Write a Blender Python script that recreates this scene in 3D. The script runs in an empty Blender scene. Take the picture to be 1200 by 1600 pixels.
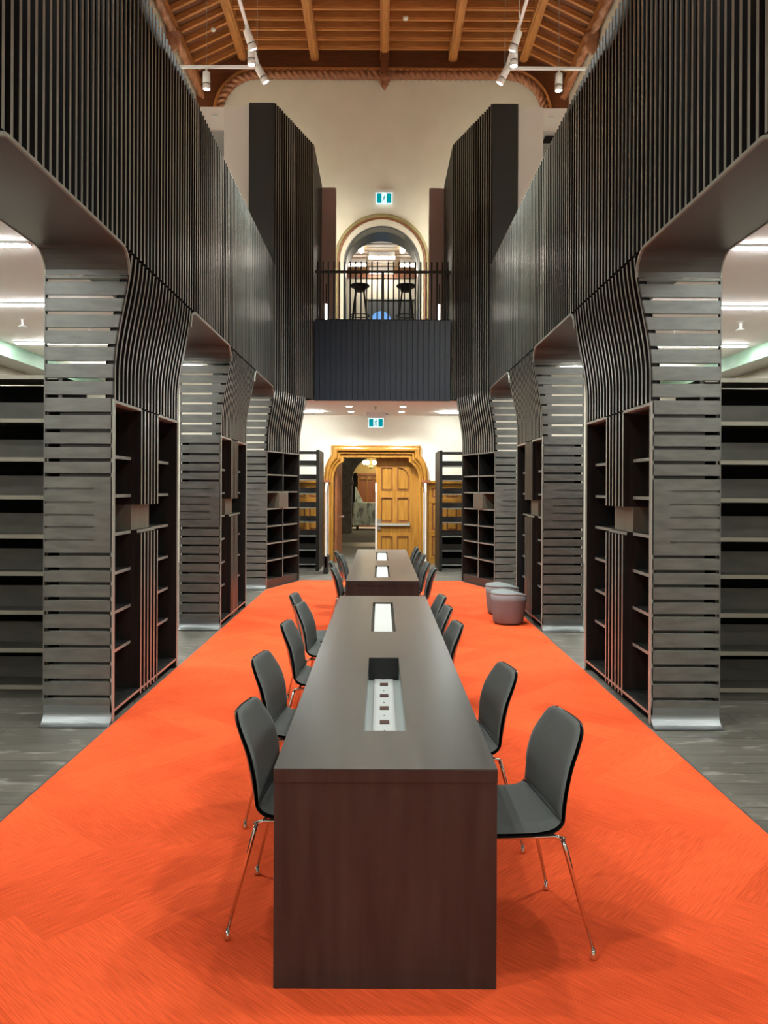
import bpy, bmesh, math, random
from mathutils import Vector, Matrix, Euler
random.seed(7)
PI = math.pi
SC = bpy.context.scene
COL = SC.collection

# ------------------------------------------------------------------ camera
cam_data = bpy.data.cameras.new('camera')
cam = bpy.data.objects.new('camera', cam_data)
COL.objects.link(cam)
SC.camera = cam
CAM_Z = 1.65
cam.location = (0.0, 0.0, CAM_Z)
cam.rotation_euler = (PI / 2, -math.radians(0.25), 0.0)
cam_data.sensor_fit = 'HORIZONTAL'
cam_data.sensor_width = 36.0
cam_data.lens = 36.0                      # focal length = 1200 px
cam_data.shift_x = (600 - 595) / 1200.0
cam_data.shift_y = -(800 - 764) / 1200.0
cam_data.clip_end = 200

# ------------------------------------------------------------------ world, exposure
world = bpy.data.worlds.new('world')
SC.world = world
world.use_nodes = True
world.node_tree.nodes['Background'].inputs[0].default_value = (0.8, 0.85, 0.9, 1)
world.node_tree.nodes['Background'].inputs[1].default_value = 0.2
SC.view_settings.view_transform = 'Standard'
SC.view_settings.look = 'None'
SC.view_settings.gamma = 1.0
SC.view_settings.use_curve_mapping = False
SC.view_settings.exposure = 0.0

SPOT_W = 360.0          # track spotlights
STRIP_E = 150.0          # linear ceiling lights in the aisles
UP_E = 45.0             # added glow strip on the suspended tracks, lights the ceiling
DOWN_W = 50.0           # downlights under the bridge
BAR_E = 30.0            # light bars in the upper room

# ------------------------------------------------------------------ mesh helpers
class MB:
    def __init__(self):
        self.v = []; self.f = []
    def box(self, x0, x1, y0, y1, z0, z1):
        if x0 > x1: x0, x1 = x1, x0
        if y0 > y1: y0, y1 = y1, y0
        if z0 > z1: z0, z1 = z1, z0
        b = len(self.v)
        self.v += [(x0,y0,z0),(x1,y0,z0),(x1,y1,z0),(x0,y1,z0),(x0,y0,z1),(x1,y0,z1),(x1,y1,z1),(x0,y1,z1)]
        self.f += [(b,b+3,b+2,b+1),(b+4,b+5,b+6,b+7),(b,b+1,b+5,b+4),(b+1,b+2,b+6,b+5),(b+2,b+3,b+7,b+6),(b+3,b,b+4,b+7)]
        return self
    def prism(self, pts, a, b_, axis='z'):
        """closed polygon pts (2D) extruded from a to b_ along axis"""
        n = len(pts); b = len(self.v)
        for h in (a, b_):
            for (p, q) in pts:
                self.v.append({'z': (p, q, h), 'y': (p, h, q), 'x': (h, p, q)}[axis])
        self.f.append(tuple(b + i for i in range(n))[::-1])
        self.f.append(tuple(b + n + i for i in range(n)))
        for i in range(n):
            j = (i + 1) % n
            self.f.append((b + i, b + j, b + n + j, b + n + i))
        return self
    def strip(self, inner, outer, a, b_, axis='y'):
        """open band between two polylines of equal length, extruded a..b_"""
        n = len(inner); b = len(self.v)
        def P(p, h): return {'z': (p[0], p[1], h), 'y': (p[0], h, p[1]), 'x': (h, p[0], p[1])}[axis]
        for h in (a, b_):
            for p in inner: self.v.append(P(p, h))
            for p in outer: self.v.append(P(p, h))
        for i in range(n - 1):
            i0, i1, o0, o1 = b+i, b+i+1, b+n+i, b+n+i+1
            self.f.append((i0, i1, o1, o0))
            I0, I1, O0, O1 = i0+2*n, i1+2*n, o0+2*n, o1+2*n
            self.f.append((I0, O0, O1, I1))
            self.f.append((i0, I0, I1, i1)); self.f.append((o0, o1, O1, O0))
        for i in (0, n - 1):
            self.f.append((b+i, b+n+i, b+3*n+i, b+2*n+i))
        return self
    def tube(self, pts, r, n=8, cap=True, twist=0.0, lobes=0, lobe=0.0):
        """round tube along a polyline; r number or list"""
        pts = [Vector(p) for p in pts]
        rs = r if isinstance(r, (list, tuple)) else [r] * len(pts)
        b = len(self.v)
        up = Vector((0, 0, 1))
        d0 = (pts[1] - pts[0]).normalized()
        if abs(d0.dot(up)) > 0.95: up = Vector((1, 0, 0))
        u = d0.cross(up).normalized()
        for i, p in enumerate(pts):
            if i == 0: d = (pts[1] - pts[0])
            elif i == len(pts) - 1: d = pts[-1] - pts[-2]
            else: d = (pts[i+1] - pts[i]).normalized() + (pts[i] - pts[i-1]).normalized()
            d.normalize()
            u = (u - d * u.dot(d)).normalized()
            w = d.cross(u)
            for k in range(n):
                a = 2 * PI * k / n + twist * i
                rr = rs[i]
                if lobes: rr = rs[i] * (1 + lobe * math.cos(lobes * 2 * PI * k / n))
                self.v.append(tuple(p + (u * math.cos(a) + w * math.sin(a)) * rr))
        for i in range(len(pts) - 1):
            for k in range(n):
                k2 = (k + 1) % n
                self.f.append((b+i*n+k, b+i*n+k2, b+(i+1)*n+k2, b+(i+1)*n+k))
        if cap:
            self.f.append(tuple(b + k for k in range(n))[::-1])
            self.f.append(tuple(b + (len(pts)-1)*n + k for k in range(n)))
        return self
    def lathe(self, prof, n=24, c=(0, 0, 0)):
        """profile [(r,z)] turned about z; closed with caps"""
        b = len(self.v)
        for (r, z) in prof:
            for k in range(n):
                a = 2 * PI * k / n
                self.v.append((c[0] + r * math.cos(a), c[1] + r * math.sin(a), c[2] + z))
        for i in range(len(prof) - 1):
            for k in range(n):
                k2 = (k + 1) % n
                self.f.append((b+i*n+k, b+i*n+k2, b+(i+1)*n+k2, b+(i+1)*n+k))
        self.f.append(tuple(b + k for k in range(n))[::-1])
        self.f.append(tuple(b + (len(prof)-1)*n + k for k in range(n)))
        return self
    def mesh(self, name, mat, smooth=False, fix=True):
        me = bpy.data.meshes.new(name)
        me.from_pydata(self.v, [], self.f)
        if fix:
            bm = bmesh.new(); bm.from_mesh(me)
            bmesh.ops.recalc_face_normals(bm, faces=bm.faces)
            bm.to_mesh(me); bm.free()
        if mat is not None: me.materials.append(mat)
        if smooth:
            for p in me.polygons: p.use_smooth = True
        me.update()
        return me

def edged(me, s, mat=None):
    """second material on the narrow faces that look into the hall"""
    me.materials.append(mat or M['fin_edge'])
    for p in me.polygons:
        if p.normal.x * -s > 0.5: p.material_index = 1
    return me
def ebx(name, mat, parent, s, *d, **k):
    o = bx(name, mat, parent, *d, **k); edged(o.data, s); return o
def put(name, me, parent=None, loc=(0, 0, 0), rot=None, label=None, kind=None):
    o = bpy.data.objects.new(name, me)
    COL.objects.link(o)
    o.location = loc
    if rot is not None: o.rotation_euler = rot
    if parent is not None: o.parent = parent
    if label: o['label'] = label
    if kind: o['kind'] = kind
    return o
def build(name, mb, mat, parent=None, loc=(0, 0, 0), rot=None, smooth=False, label=None, kind=None, bevel=0.0, seg=2):
    o = put(name, mb.mesh(name, mat, smooth), parent, loc, rot, label, kind)
    if bevel:
        m = o.modifiers.new('bevel', 'BEVEL'); m.width = bevel; m.segments = seg; m.limit_method = 'ANGLE'
        m.angle_limit = math.radians(40)
    return o
def bx(name, mat, parent, x0, x1, y0, y1, z0, z1, **k):
    return build(name, MB().box(x0, x1, y0, y1, z0, z1), mat, parent, **k)
def tag(o, label, cat=None, group=None, kind=None):
    o['label'] = label
    if cat: o['category'] = cat
    if group: o['group'] = group
    if kind: o['kind'] = kind
    return o
def empty(name, loc=(0, 0, 0), rz=0.0):
    o = bpy.data.objects.new(name, None)
    COL.objects.link(o); o.location = loc; o.rotation_euler = (0, 0, rz)
    o.empty_display_size = 0.1
    return o
def thing(name, label, cat, loc=(0, 0, 0), rz=0.0, group=None):
    return tag(empty(name, loc, rz), label, cat, group)
def copy_tree(o, parent=None):
    c = o.copy(); COL.objects.link(c); c.parent = parent
    for ch in o.children: copy_tree(ch, c)
    return c
def poly(name, outer, holes, y0, y1, mat, parent=None, **k):
    """sheet in the x-z plane with holes, between y0 and y1"""
    cu = bpy.data.curves.new(name, 'CURVE'); cu.dimensions = '2D'; cu.fill_mode = 'BOTH'
    cu.extrude = abs(y1 - y0) / 2
    for ring in [outer] + holes:
        sp = cu.splines.new('POLY'); sp.points.add(len(ring) - 1); sp.use_cyclic_u = True
        for p, (x, z) in zip(sp.points, ring): p.co = (x, z, 0, 1)
    tmp = bpy.data.objects.new('tmp', cu); COL.objects.link(tmp)
    dg = bpy.context.evaluated_depsgraph_get()
    me = bpy.data.meshes.new_from_object(tmp.evaluated_get(dg))
    bpy.data.objects.remove(tmp); bpy.data.curves.remove(cu)
    me.transform(Matrix.Rotation(PI / 2, 4, 'X')); me.transform(Matrix.Translation((0, (y0 + y1) / 2, 0)))
    me.materials.clear(); me.materials.append(mat); me.name = name
    for p in me.polygons: p.material_index = 0; p.use_smooth = False
    return put(name, me, parent, **k)
def poly_flat(name, outer, holes, z0, z1, mat, parent=None, **k):
    o = poly(name, outer, holes, 0, z1 - z0, mat, parent, **k)
    me = o.data
    me.transform(Matrix.Rotation(-PI / 2, 4, 'X'))   # (x, y=h, z=q) -> (x, q, -h)
    me.transform(Matrix.Scale(1, 4))
    me.transform(Matrix.Translation((0, 0, z1)))
    return o

# ------------------------------------------------------------------ materials
def nt(mat): return mat.node_tree.nodes, mat.node_tree.links
def principled(name, col, rough=0.5, metal=0.0, spec=0.5):
    m = bpy.data.materials.new(name); m.use_nodes = True
    b = m.node_tree.nodes['Principled BSDF']
    b.inputs['Base Color'].default_value = (*col, 1)
    b.inputs['Roughness'].default_value = rough
    b.inputs['Metallic'].default_value = metal
    b.inputs['Specular IOR Level'].default_value = spec
    return m
def grain(name, c1, c2, rough=0.5, scale=(3, 3, 3), detail=5, spec=0.5, metal=0.0, bump=0.0, rvar=0.0, nscale=4.0, mid=(0.35, 0.65)):
    """principled with stretched noise between two colours (object space)"""
    m = principled(name, c1, rough, metal, spec)
    n, l = nt(m); b = n['Principled BSDF']
    tc = n.new('ShaderNodeTexCoord'); mp = n.new('ShaderNodeMapping'); mp.inputs['Scale'].default_value = scale
    no = n.new('ShaderNodeTexNoise'); no.inputs['Scale'].default_value = nscale; no.inputs['Detail'].default_value = detail
    cr = n.new('ShaderNodeValToRGB')
    cr.color_ramp.elements[0].position = mid[0]; cr.color_ramp.elements[1].position = mid[1]
    cr.color_ramp.elements[0].color = (*c1, 1); cr.color_ramp.elements[1].color = (*c2, 1)
    l.new(tc.outputs['Object'], mp.inputs[0]); l.new(mp.outputs[0], no.inputs['Vector'])
    l.new(no.outputs['Fac'], cr.inputs[0]); l.new(cr.outputs[0], b.inputs['Base Color'])
    if rvar:
        mr = n.new('ShaderNodeMapRange'); mr.inputs[3].default_value = rough - rvar; mr.inputs[4].default_value = rough + rvar
        l.new(no.outputs['Fac'], mr.inputs[0]); l.new(mr.outputs[0], b.inputs['Roughness'])
    if bump:
        bp = n.new('ShaderNodeBump'); bp.inputs['Strength'].default_value = bump; bp.inputs['Distance'].default_value = 0.01
        l.new(no.outputs['Fac'], bp.inputs['Height']); l.new(bp.outputs[0], b.inputs['Normal'])
    return m
def emitter(name, col, strength):
    m = bpy.data.materials.new(name); m.use_nodes = True
    n, l = nt(m); n.clear()
    e = n.new('ShaderNodeEmission'); e.inputs[0].default_value = (*col, 1); e.inputs[1].default_value = strength
    o = n.new('ShaderNodeOutputMaterial'); l.new(e.outputs[0], o.inputs[0])
    return m

M = {}
M['black_wood'] = grain('black_wood', (0.012, 0.0105, 0.0095), (0.021, 0.018, 0.0155), 0.42, (8, 8, 0.8), spec=0.45)
M['fin'] = grain('black_fin_wood', (0.009, 0.009, 0.0085), (0.014, 0.014, 0.013), 0.5, (6, 6, 0.6), spec=0.25)
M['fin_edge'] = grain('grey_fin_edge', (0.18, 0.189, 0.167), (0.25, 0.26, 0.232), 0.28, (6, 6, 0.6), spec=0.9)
M['backing'] = principled('black_backing', (0.0035, 0.0035, 0.0035), 0.8, spec=0.1)
M['bronze'] = grain('dark_bronze_sheet', (0.115, 0.118, 0.106), (0.165, 0.168, 0.152), 0.38, (1.2, 1, 5), spec=0.6, metal=0.35, rvar=0.08)
M['steel'] = principled('brushed_steel', (0.26, 0.275, 0.28), 0.42, 0.9)
M['edge_metal'] = principled('pale_edge_metal', (0.34, 0.35, 0.31), 0.4, 0.3)
M['soffit'] = principled('dark_soffit', (0.10, 0.10, 0.092), 0.3, 0.2, 0.6)
M['tower_sheet'] = principled('tower_dark_sheet', (0.030, 0.034, 0.036), 0.38, 0.2, 0.6)
M['fascia'] = grain('blue_black_board', (0.016, 0.024, 0.038), (0.026, 0.037, 0.056), 0.5, (2, 2, 0.4))
M['shelf_metal'] = grain('grey_shelf_steel', (0.055, 0.052, 0.043), (0.075, 0.071, 0.058), 0.45, (1, 1, 3), metal=0.2)
M['shelf_lip'] = principled('shelf_lip', (0.22, 0.20, 0.16), 0.4, 0.5)
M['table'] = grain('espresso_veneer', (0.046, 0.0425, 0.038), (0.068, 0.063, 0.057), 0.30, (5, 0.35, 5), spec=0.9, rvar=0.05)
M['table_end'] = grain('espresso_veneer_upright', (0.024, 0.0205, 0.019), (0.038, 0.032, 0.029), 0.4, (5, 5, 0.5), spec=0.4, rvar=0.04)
M['seat_cloth'] = grain('charcoal_upholstery', (0.066, 0.072, 0.070), (0.082, 0.088, 0.086), 0.7, (60, 60, 60), spec=0.3)
M['shell'] = principled('black_gloss_shell', (0.012, 0.012, 0.012), 0.16, 0.0, 0.6)
M['chrome'] = principled('chrome', (0.75, 0.75, 0.75), 0.08, 1.0)
M['white_wall'] = principled('white_paint', (0.80, 0.745, 0.70), 0.7, spec=0.25)
M['cream'] = grain('cream_plaster', (0.76, 0.715, 0.60), (0.80, 0.755, 0.64), 0.8, (0.5, 0.5, 0.5), spec=0.2)
M['ceil_white'] = principled('white_ceiling_paint', (0.90, 0.85, 0.80), 0.75, spec=0.2)
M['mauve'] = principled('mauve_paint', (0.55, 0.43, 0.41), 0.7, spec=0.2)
M['green_lit_face'] = grain('green_lit_plaster', (0.24, 0.40, 0.28), (0.31, 0.47, 0.34), 0.6, (1, 1, 2))  # green tint of the light, painted into the plaster colour
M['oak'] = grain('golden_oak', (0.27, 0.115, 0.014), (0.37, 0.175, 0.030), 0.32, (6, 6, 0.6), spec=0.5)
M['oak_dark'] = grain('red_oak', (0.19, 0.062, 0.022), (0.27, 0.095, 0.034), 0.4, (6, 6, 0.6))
M['oak_h'] = grain('golden_oak_across', (0.27, 0.115, 0.014), (0.37, 0.175, 0.030), 0.32, (0.6, 6, 6), spec=0.5)
M['roof_board'] = grain('ceiling_board_timber', (0.125, 0.034, 0.010), (0.185, 0.055, 0.017), 0.55, (0.7, 8, 8))
M['roof_beam'] = grain('ceiling_beam_timber', (0.42, 0.16, 0.042), (0.58, 0.25, 0.072), 0.5, (8, 0.7, 8))
M['roof_rib'] = grain('ceiling_rib_timber', (0.42, 0.155, 0.042), (0.58, 0.235, 0.07), 0.5, (0.7, 8, 8))
M['rope'] = grain('carved_rope_timber', (0.27, 0.10, 0.045), (0.38, 0.16, 0.075), 0.5, (3, 3, 3))
M['stone'] = grain('grey_stone', (0.16, 0.15, 0.13), (0.25, 0.235, 0.21), 0.85, (2, 2, 2))
M['white_plastic'] = principled('white_plastic', (0.82, 0.82, 0.80), 0.4)
M['lid'] = principled('pale_grey_lid', (0.50, 0.52, 0.52), 0.4)
M['tray'] = principled('white_enamel_tray', (0.42, 0.46, 0.46), 0.35)
M['dark_plastic'] = principled('black_plastic', (0.012, 0.012, 0.012), 0.4)
M['socket'] = principled('dark_red_socket', (0.06, 0.018, 0.014), 0.4)
M['pouf'] = grain('grey_felt', (0.20, 0.18, 0.185), (0.235, 0.212, 0.218), 0.85, (80, 80, 80), spec=0.2)
M['pouf_top'] = grain('pale_grey_felt', (0.23, 0.255, 0.26), (0.26, 0.285, 0.29), 0.85, (80, 80, 80), spec=0.2)
M['glow_white'] = emitter('lamp_white', (0.95, 1.0, 0.97), STRIP_E)
M['glow_cool'] = emitter('lamp_cool', (0.93, 1.0, 0.98), 150.0)
M['glow_added_up'] = emitter('added_uplight_glow', (1.0, 0.95, 0.80), UP_E)
M['glow_bar'] = emitter('lamp_bar', (1.0, 0.93, 0.80), BAR_E)
M['glow_lens'] = emitter('lamp_lens', (1.0, 0.97, 0.93), 16.0)
M['glow_cove'] = emitter('lamp_cove', (1.0, 0.97, 0.80), 62.0)
M['glow_added_roof'] = emitter('added_roof_glow', (1.0, 0.95, 0.78), 150.0)
M['glow_bulb'] = emitter('lamp_bulb', (1.0, 0.80, 0.45), 40.0)
M['sign_white'] = emitter('sign_white', (0.75, 0.97, 1.0), 1.15)
M['sign_green'] = emitter('sign_teal', (0.0, 0.30, 0.33), 1.0)
M['sky_blue'] = emitter('window_daylight', (0.20, 0.45, 0.90), 1.0)
M['gold'] = grain('gold_stone_trim', (0.25, 0.20, 0.085), (0.33, 0.27, 0.13), 0.5, (2, 2, 2))
M['reveal'] = principled('grey_arch_lining', (0.16, 0.175, 0.18), 0.35, 0.4)

def carpet_material():
    m = principled('orange_carpet', (0.85, 0.1, 0.03), 0.95, spec=0.1)
    n, l = nt(m); b = n['Principled BSDF']
    b.inputs['Sheen Weight'].default_value = 0.15
    b.inputs['Sheen Tint'].default_value = (1.0, 0.35, 0.15, 1)
    tc = n.new('ShaderNodeTexCoord')
    rot = n.new('ShaderNodeMapping'); rot.inputs['Rotation'].default_value = (0, 0, math.radians(42))
    l.new(tc.outputs['Object'], rot.inputs[0])
    sep = n.new('ShaderNodeSeparateXYZ'); l.new(rot.outputs[0], sep.inputs[0])
    W = 0.25
    def math_(op, a, c=None):
        x = n.new('ShaderNodeMath'); x.operation = op
        for i, q in enumerate((a, c)):
            if q is None: continue
            if isinstance(q, (int, float)): x.inputs[i].default_value = q
            else: l.new(q, x.inputs[i])
        return x.outputs[0]
    fi = math_('FLOOR', math_('DIVIDE', sep.outputs[0], W))
    fj = math_('FLOOR', math_('DIVIDE', sep.outputs[1], W))
    k = math_('FLOORED_MODULO', math_('SUBTRACT', fi, fj), 8.0)
    horiz = math_('LESS_THAN', k, 3.5)
    def streak(sc):
        mp = n.new('ShaderNodeMapping'); mp.inputs['Scale'].default_value = sc
        l.new(rot.outputs[0], mp.inputs[0])
        no = n.new('ShaderNodeTexNoise'); no.inputs['Scale'].default_value = 1.0; no.inputs['Detail'].default_value = 4
        l.new(mp.outputs[0], no.inputs['Vector'])
        return no.outputs['Fac']
    sa = streak((8.0, 190, 1)); sb = streak((190, 8.0, 1))
    mix = n.new('ShaderNodeMix'); mix.data_type = 'FLOAT'
    l.new(horiz, mix.inputs[0]); l.new(sb, mix.inputs[2]); l.new(sa, mix.inputs[3])
    # tile id tone
    hid = math_('ADD', math_('MULTIPLY', math_('SUBTRACT', fi, k), 3.17), math_('MULTIPLY', fj, 7.31))
    vid = math_('ADD', math_('MULTIPLY', fi, 5.77), math_('MULTIPLY', math_('SUBTRACT', fj, math_('SUBTRACT', 7.0, k)), 2.93))
    mid = n.new('ShaderNodeMix'); mid.data_type = 'FLOAT'
    l.new(horiz, mid.inputs[0]); l.new(vid, mid.inputs[2]); l.new(hid, mid.inputs[3])
    wn = n.new('ShaderNodeTexWhiteNoise'); wn.noise_dimensions = '1D'; l.new(mid.outputs[0], wn.inputs['W'])
    big = n.new('ShaderNodeTexNoise'); big.inputs['Scale'].default_value = 1.6; l.new(tc.outputs['Object'], big.inputs['Vector'])
    t = math_('ADD', math_('MULTIPLY', mix.outputs[0], 0.75), math_('ADD', math_('MULTIPLY', wn.outputs[0], 0.16), math_('MULTIPLY', big.outputs['Fac'], 0.25)))
    cr = n.new('ShaderNodeValToRGB')
    cr.color_ramp.elements[0].position = 0.36; cr.color_ramp.elements[0].color = (0.55, 0.055, 0.014, 1)
    cr.color_ramp.elements[1].position = 0.74; cr.color_ramp.elements[1].color = (0.90, 0.118, 0.034, 1)
    l.new(t, cr.inputs[0]); l.new(cr.outputs[0], b.inputs['Base Color'])
    bp = n.new('ShaderNodeBump'); bp.inputs['Strength'].default_value = 0.35; bp.inputs['Distance'].default_value = 0.004
    l.new(mix.outputs[0], bp.inputs['Height']); l.new(bp.outputs[0], b.inputs['Normal'])
    return m
M['carpet'] = carpet_material()

def floor_material():
    m = principled('grey_oak_floor', (0.1, 0.1, 0.09), 0.42, spec=0.5)
    n, l = nt(m); b = n['Principled BSDF']
    tc = n.new('ShaderNodeTexCoord')
    br = n.new('ShaderNodeTexBrick'); br.inputs['Scale'].default_value = 1.0
    br.inputs['Brick Width'].default_value = 1.7; br.inputs['Row Height'].default_value = 0.16
    br.inputs['Mortar Size'].default_value = 0.003; br.inputs['Mortar'].default_value = (0.02, 0.02, 0.018, 1)
    br.inputs['Color1'].default_value = (0.125, 0.115, 0.095, 1); br.inputs['Color2'].default_value = (0.185, 0.172, 0.145, 1)
    l.new(tc.outputs['Object'], br.inputs['Vector'])
    mp = n.new('ShaderNodeMapping'); mp.inputs['Scale'].default_value = (1.5, 26, 1); l.new(tc.outputs['Object'], mp.inputs[0])
    no = n.new('ShaderNodeTexNoise'); no.inputs['Scale'].default_value = 1.5; no.inputs['Detail'].default_value = 6
    l.new(mp.outputs[0], no.inputs['Vector'])
    mx = n.new('ShaderNodeMix'); mx.data_type = 'RGBA'; mx.blend_type = 'MULTIPLY'; mx.inputs[0].default_value = 0.55
    l.new(br.outputs['Color'], mx.inputs[6]); l.new(no.outputs['Fac'], mx.inputs[7])
    # pale dusty scuffs
    sm = n.new('ShaderNodeMapping'); sm.inputs['Scale'].default_value = (2.2, 6, 1); l.new(tc.outputs['Object'], sm.inputs[0])
    sn = n.new('ShaderNodeTexNoise'); sn.inputs['Scale'].default_value = 2.0; sn.inputs['Detail'].default_value = 8
    l.new(sm.outputs[0], sn.inputs['Vector'])
    cr = n.new('ShaderNodeValToRGB'); cr.color_ramp.elements[0].position = 0.57; cr.color_ramp.elements[1].position = 0.74
    cr.color_ramp.elements[0].color = (0, 0, 0, 1); cr.color_ramp.elements[1].color = (0.5, 0.5, 0.5, 1)
    l.new(sn.outputs['Fac'], cr.inputs[0])
    m2 = n.new('ShaderNodeMix'); m2.data_type = 'RGBA'; l.new(cr.outputs[0], m2.inputs[0])
    l.new(mx.outputs[2], m2.inputs[6]); m2.inputs[7].default_value = (0.50, 0.49, 0.44, 1)
    l.new(m2.outputs[2], b.inputs['Base Color'])
    bp = n.new('ShaderNodeBump'); bp.inputs['Strength'].default_value = 0.25; bp.inputs['Distance'].default_value = 0.003
    l.new(no.outputs['Fac'], bp.inputs['Height']); l.new(bp.outputs[0], b.inputs['Normal'])
    return m
M['floor'] = floor_material()

def drape_material():
    m = principled('clear_plastic_sheet', (0.45, 0.55, 0.53), 0.2, spec=0.8)
    n, l = nt(m); b = n['Principled BSDF']
    tc = n.new('ShaderNodeTexCoord'); mp = n.new('ShaderNodeMapping'); mp.inputs['Scale'].default_value = (6, 6, 1.6)
    mp.inputs['Rotation'].default_value = (0, 0.4, 0)
    no = n.new('ShaderNodeTexNoise'); no.inputs['Scale'].default_value = 1.5; no.inputs['Detail'].default_value = 5
    cr = n.new('ShaderNodeValToRGB'); cr.color_ramp.elements[0].position = 0.33; cr.color_ramp.elements[1].position = 0.52
    cr.color_ramp.elements[0].color = (0.10, 0.17, 0.16, 1); cr.color_ramp.elements[1].color = (0.62, 0.74, 0.72, 1)
    l.new(tc.outputs['Object'], mp.inputs[0]); l.new(mp.outputs[0], no.inputs['Vector']); l.new(no.outputs['Fac'], cr.inputs[0])
    l.new(cr.outputs[0], b.inputs['Base Color'])
    return m
M['drape'] = drape_material()
def glass_material():
    m = bpy.data.materials.new('clear_glass'); m.use_nodes = True
    n, l = nt(m); b = n['Principled BSDF']
    b.inputs['Base Color'].default_value = (0.9, 0.95, 0.95, 1); b.inputs['Roughness'].default_value = 0.05
    b.inputs['Transmission Weight'].default_value = 1.0; b.inputs['IOR'].default_value = 1.05
    return m
M['glass'] = glass_material()

# ------------------------------------------------------------------ key dimensions
XB = 1.865            # bookcase face
XO = 2.34             # aisle side of the pillars
XU = 1.749            # parapet face
ZS = 3.29             # soffit / parapet underside
ZP = 5.30             # parapet top
ZT = 7.97             # tower top
ZA = 4.0              # aisle ceiling
ZF = 4.78             # upper floor
YW = 17.0             # end wall
PITCH = 0.085
PILLARS = [(1.73, 3.44), (5.34, 7.07), (8.95, 10.65)]
Y3 = 12.53
SIDES = {'left': -1, 'right': 1}
def curve_in(z):
    t = max(0.0, min(1.0, (z - 2.45) / 0.90))
    return 0.118 * t * t * (3 - 2 * t)

# ------------------------------------------------------------------ large structure
tag(bx('floor', M['floor'], None, -6.7, 6.7, -5.0, YW, -0.2, 0.0), 'grey wood plank floor beside and beyond the orange carpet', kind='structure')
CX = 1.852
cpts = [(-CX, -3.5), (CX, -3.5), (CX, 12.45), (1.41, 13.72), (-1.41, 13.72), (-CX, 12.45)]
carpet = build('carpet', MB().prism(cpts, 0.0, 0.014), M['carpet'])
tag(carpet, 'long bright orange carpet running down the middle of the hall', 'carpet')
trim_mb = MB()
edge = [(CX, -3.5), (CX, 12.45), (1.41, 13.72), (-1.41, 13.72), (-CX, 12.45), (-CX, -3.5)]
for i in range(len(edge) - 1):
    (ax, ay), (bx_, by) = edge[i], edge[i + 1]
    d = Vector((bx_ - ax, by - ay)).normalized(); nn = Vector((d.y, -d.x)) * 0.010
    trim_mb.prism([(ax, ay), (bx_, by), (bx_ + nn.x, by + nn.y), (ax + nn.x, ay + nn.y)], 0.0, 0.016)
build('edge_strip', trim_mb, M['steel'], carpet, label='thin pale metal strip around the carpet edge')

# end wall with door hole and arched opening
DC = -0.105           # door centre x
def mirror(half):     # half contour from top centre outwards to the foot
    return [(-x, z) for (x, z) in half[::-1]] + half
door_in = [(0.72, 2.34), (0.72, 2.25), (0.80, 2.20), (0.87, 2.12), (0.92, 2.01), (0.95, 1.86), (0.95, 0.0)]
door_out = [(0.99, 2.61), (0.99, 2.38), (1.05, 2.31), (1.10, 2.21), (1.135, 2.08), (1.15, 1.90), (1.15, 0.0)]
hole = [(DC + x, max(z, -0.1)) for (x, z) in mirror([(0.80, 2.42), (0.80, 2.30), (0.87, 2.25), (0.95, 2.18), (1.0, 2.05), (1.03, 1.88), (1.03, -0.1)])]
AC, AR, AZ = 0.0, 0.82, 6.62      # arch centre x, radius, spring height
arch_hole = [(AC - AR, ZF)] + [(AC + AR * math.cos(a), AZ + AR * math.sin(a)) for a in [PI - PI * i / 28 for i in range(29)]] + [(AC + AR, ZF)]
wb = poly('wall_back', [(-6.66, -0.2), (6.66, -0.2), (6.66, 4.9), (4.3, 4.9), (4.3, 11.6), (-4.3, 11.6), (-4.3, 4.9), (-6.66, 4.9)],
          [hole, arch_hole], YW, YW + 0.3, M['cream'])
tag(wb, 'tall cream end wall with wooden doorway below and round arch above', kind='structure')
lin = [(AC + (AR) * math.cos(a), AZ + (AR) * math.sin(a)) for a in [PI - PI * i / 28 for i in range(29)]]
lout = [(AC + (AR + 0.03) * math.cos(a), AZ + (AR + 0.03) * math.sin(a)) for a in [PI - PI * i / 28 for i in range(29)]]
build('arch_lining', MB().strip([(AC - AR, ZF)] + lin + [(AC + AR, ZF)], [(AC - AR - .03, ZF)] + lout + [(AC + AR + .03, ZF)], YW - 0.015, YW + 0.95), M['reveal'], wb, label='grey lining inside the upper arch')
def arc(r, n=40, a0=PI, a1=0): return [(AC + r * math.cos(a0 + (a1 - a0) * i / n), 6.68 + r * math.sin(a0 + (a1 - a0) * i / n)) for i in range(n + 1)]
build('arch_moulding', MB().strip([(AC - .97, 5.4)] + arc(0.97) + [(AC + .97, 5.4)], [(AC - 1.045, 5.4)] + arc(1.045) + [(AC + 1.045, 5.4)], YW - 0.09, YW), M['gold'], wb, label='gold brown moulding round the upper arch', bevel=0.02)
build('arch_bead', MB().strip([(AC - .935, 5.4)] + arc(0.935) + [(AC + .935, 5.4)], [(AC - .975, 5.4)] + arc(0.975) + [(AC + .975, 5.4)], YW - 0.05, YW), M['oak_dark'], wb)

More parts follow.
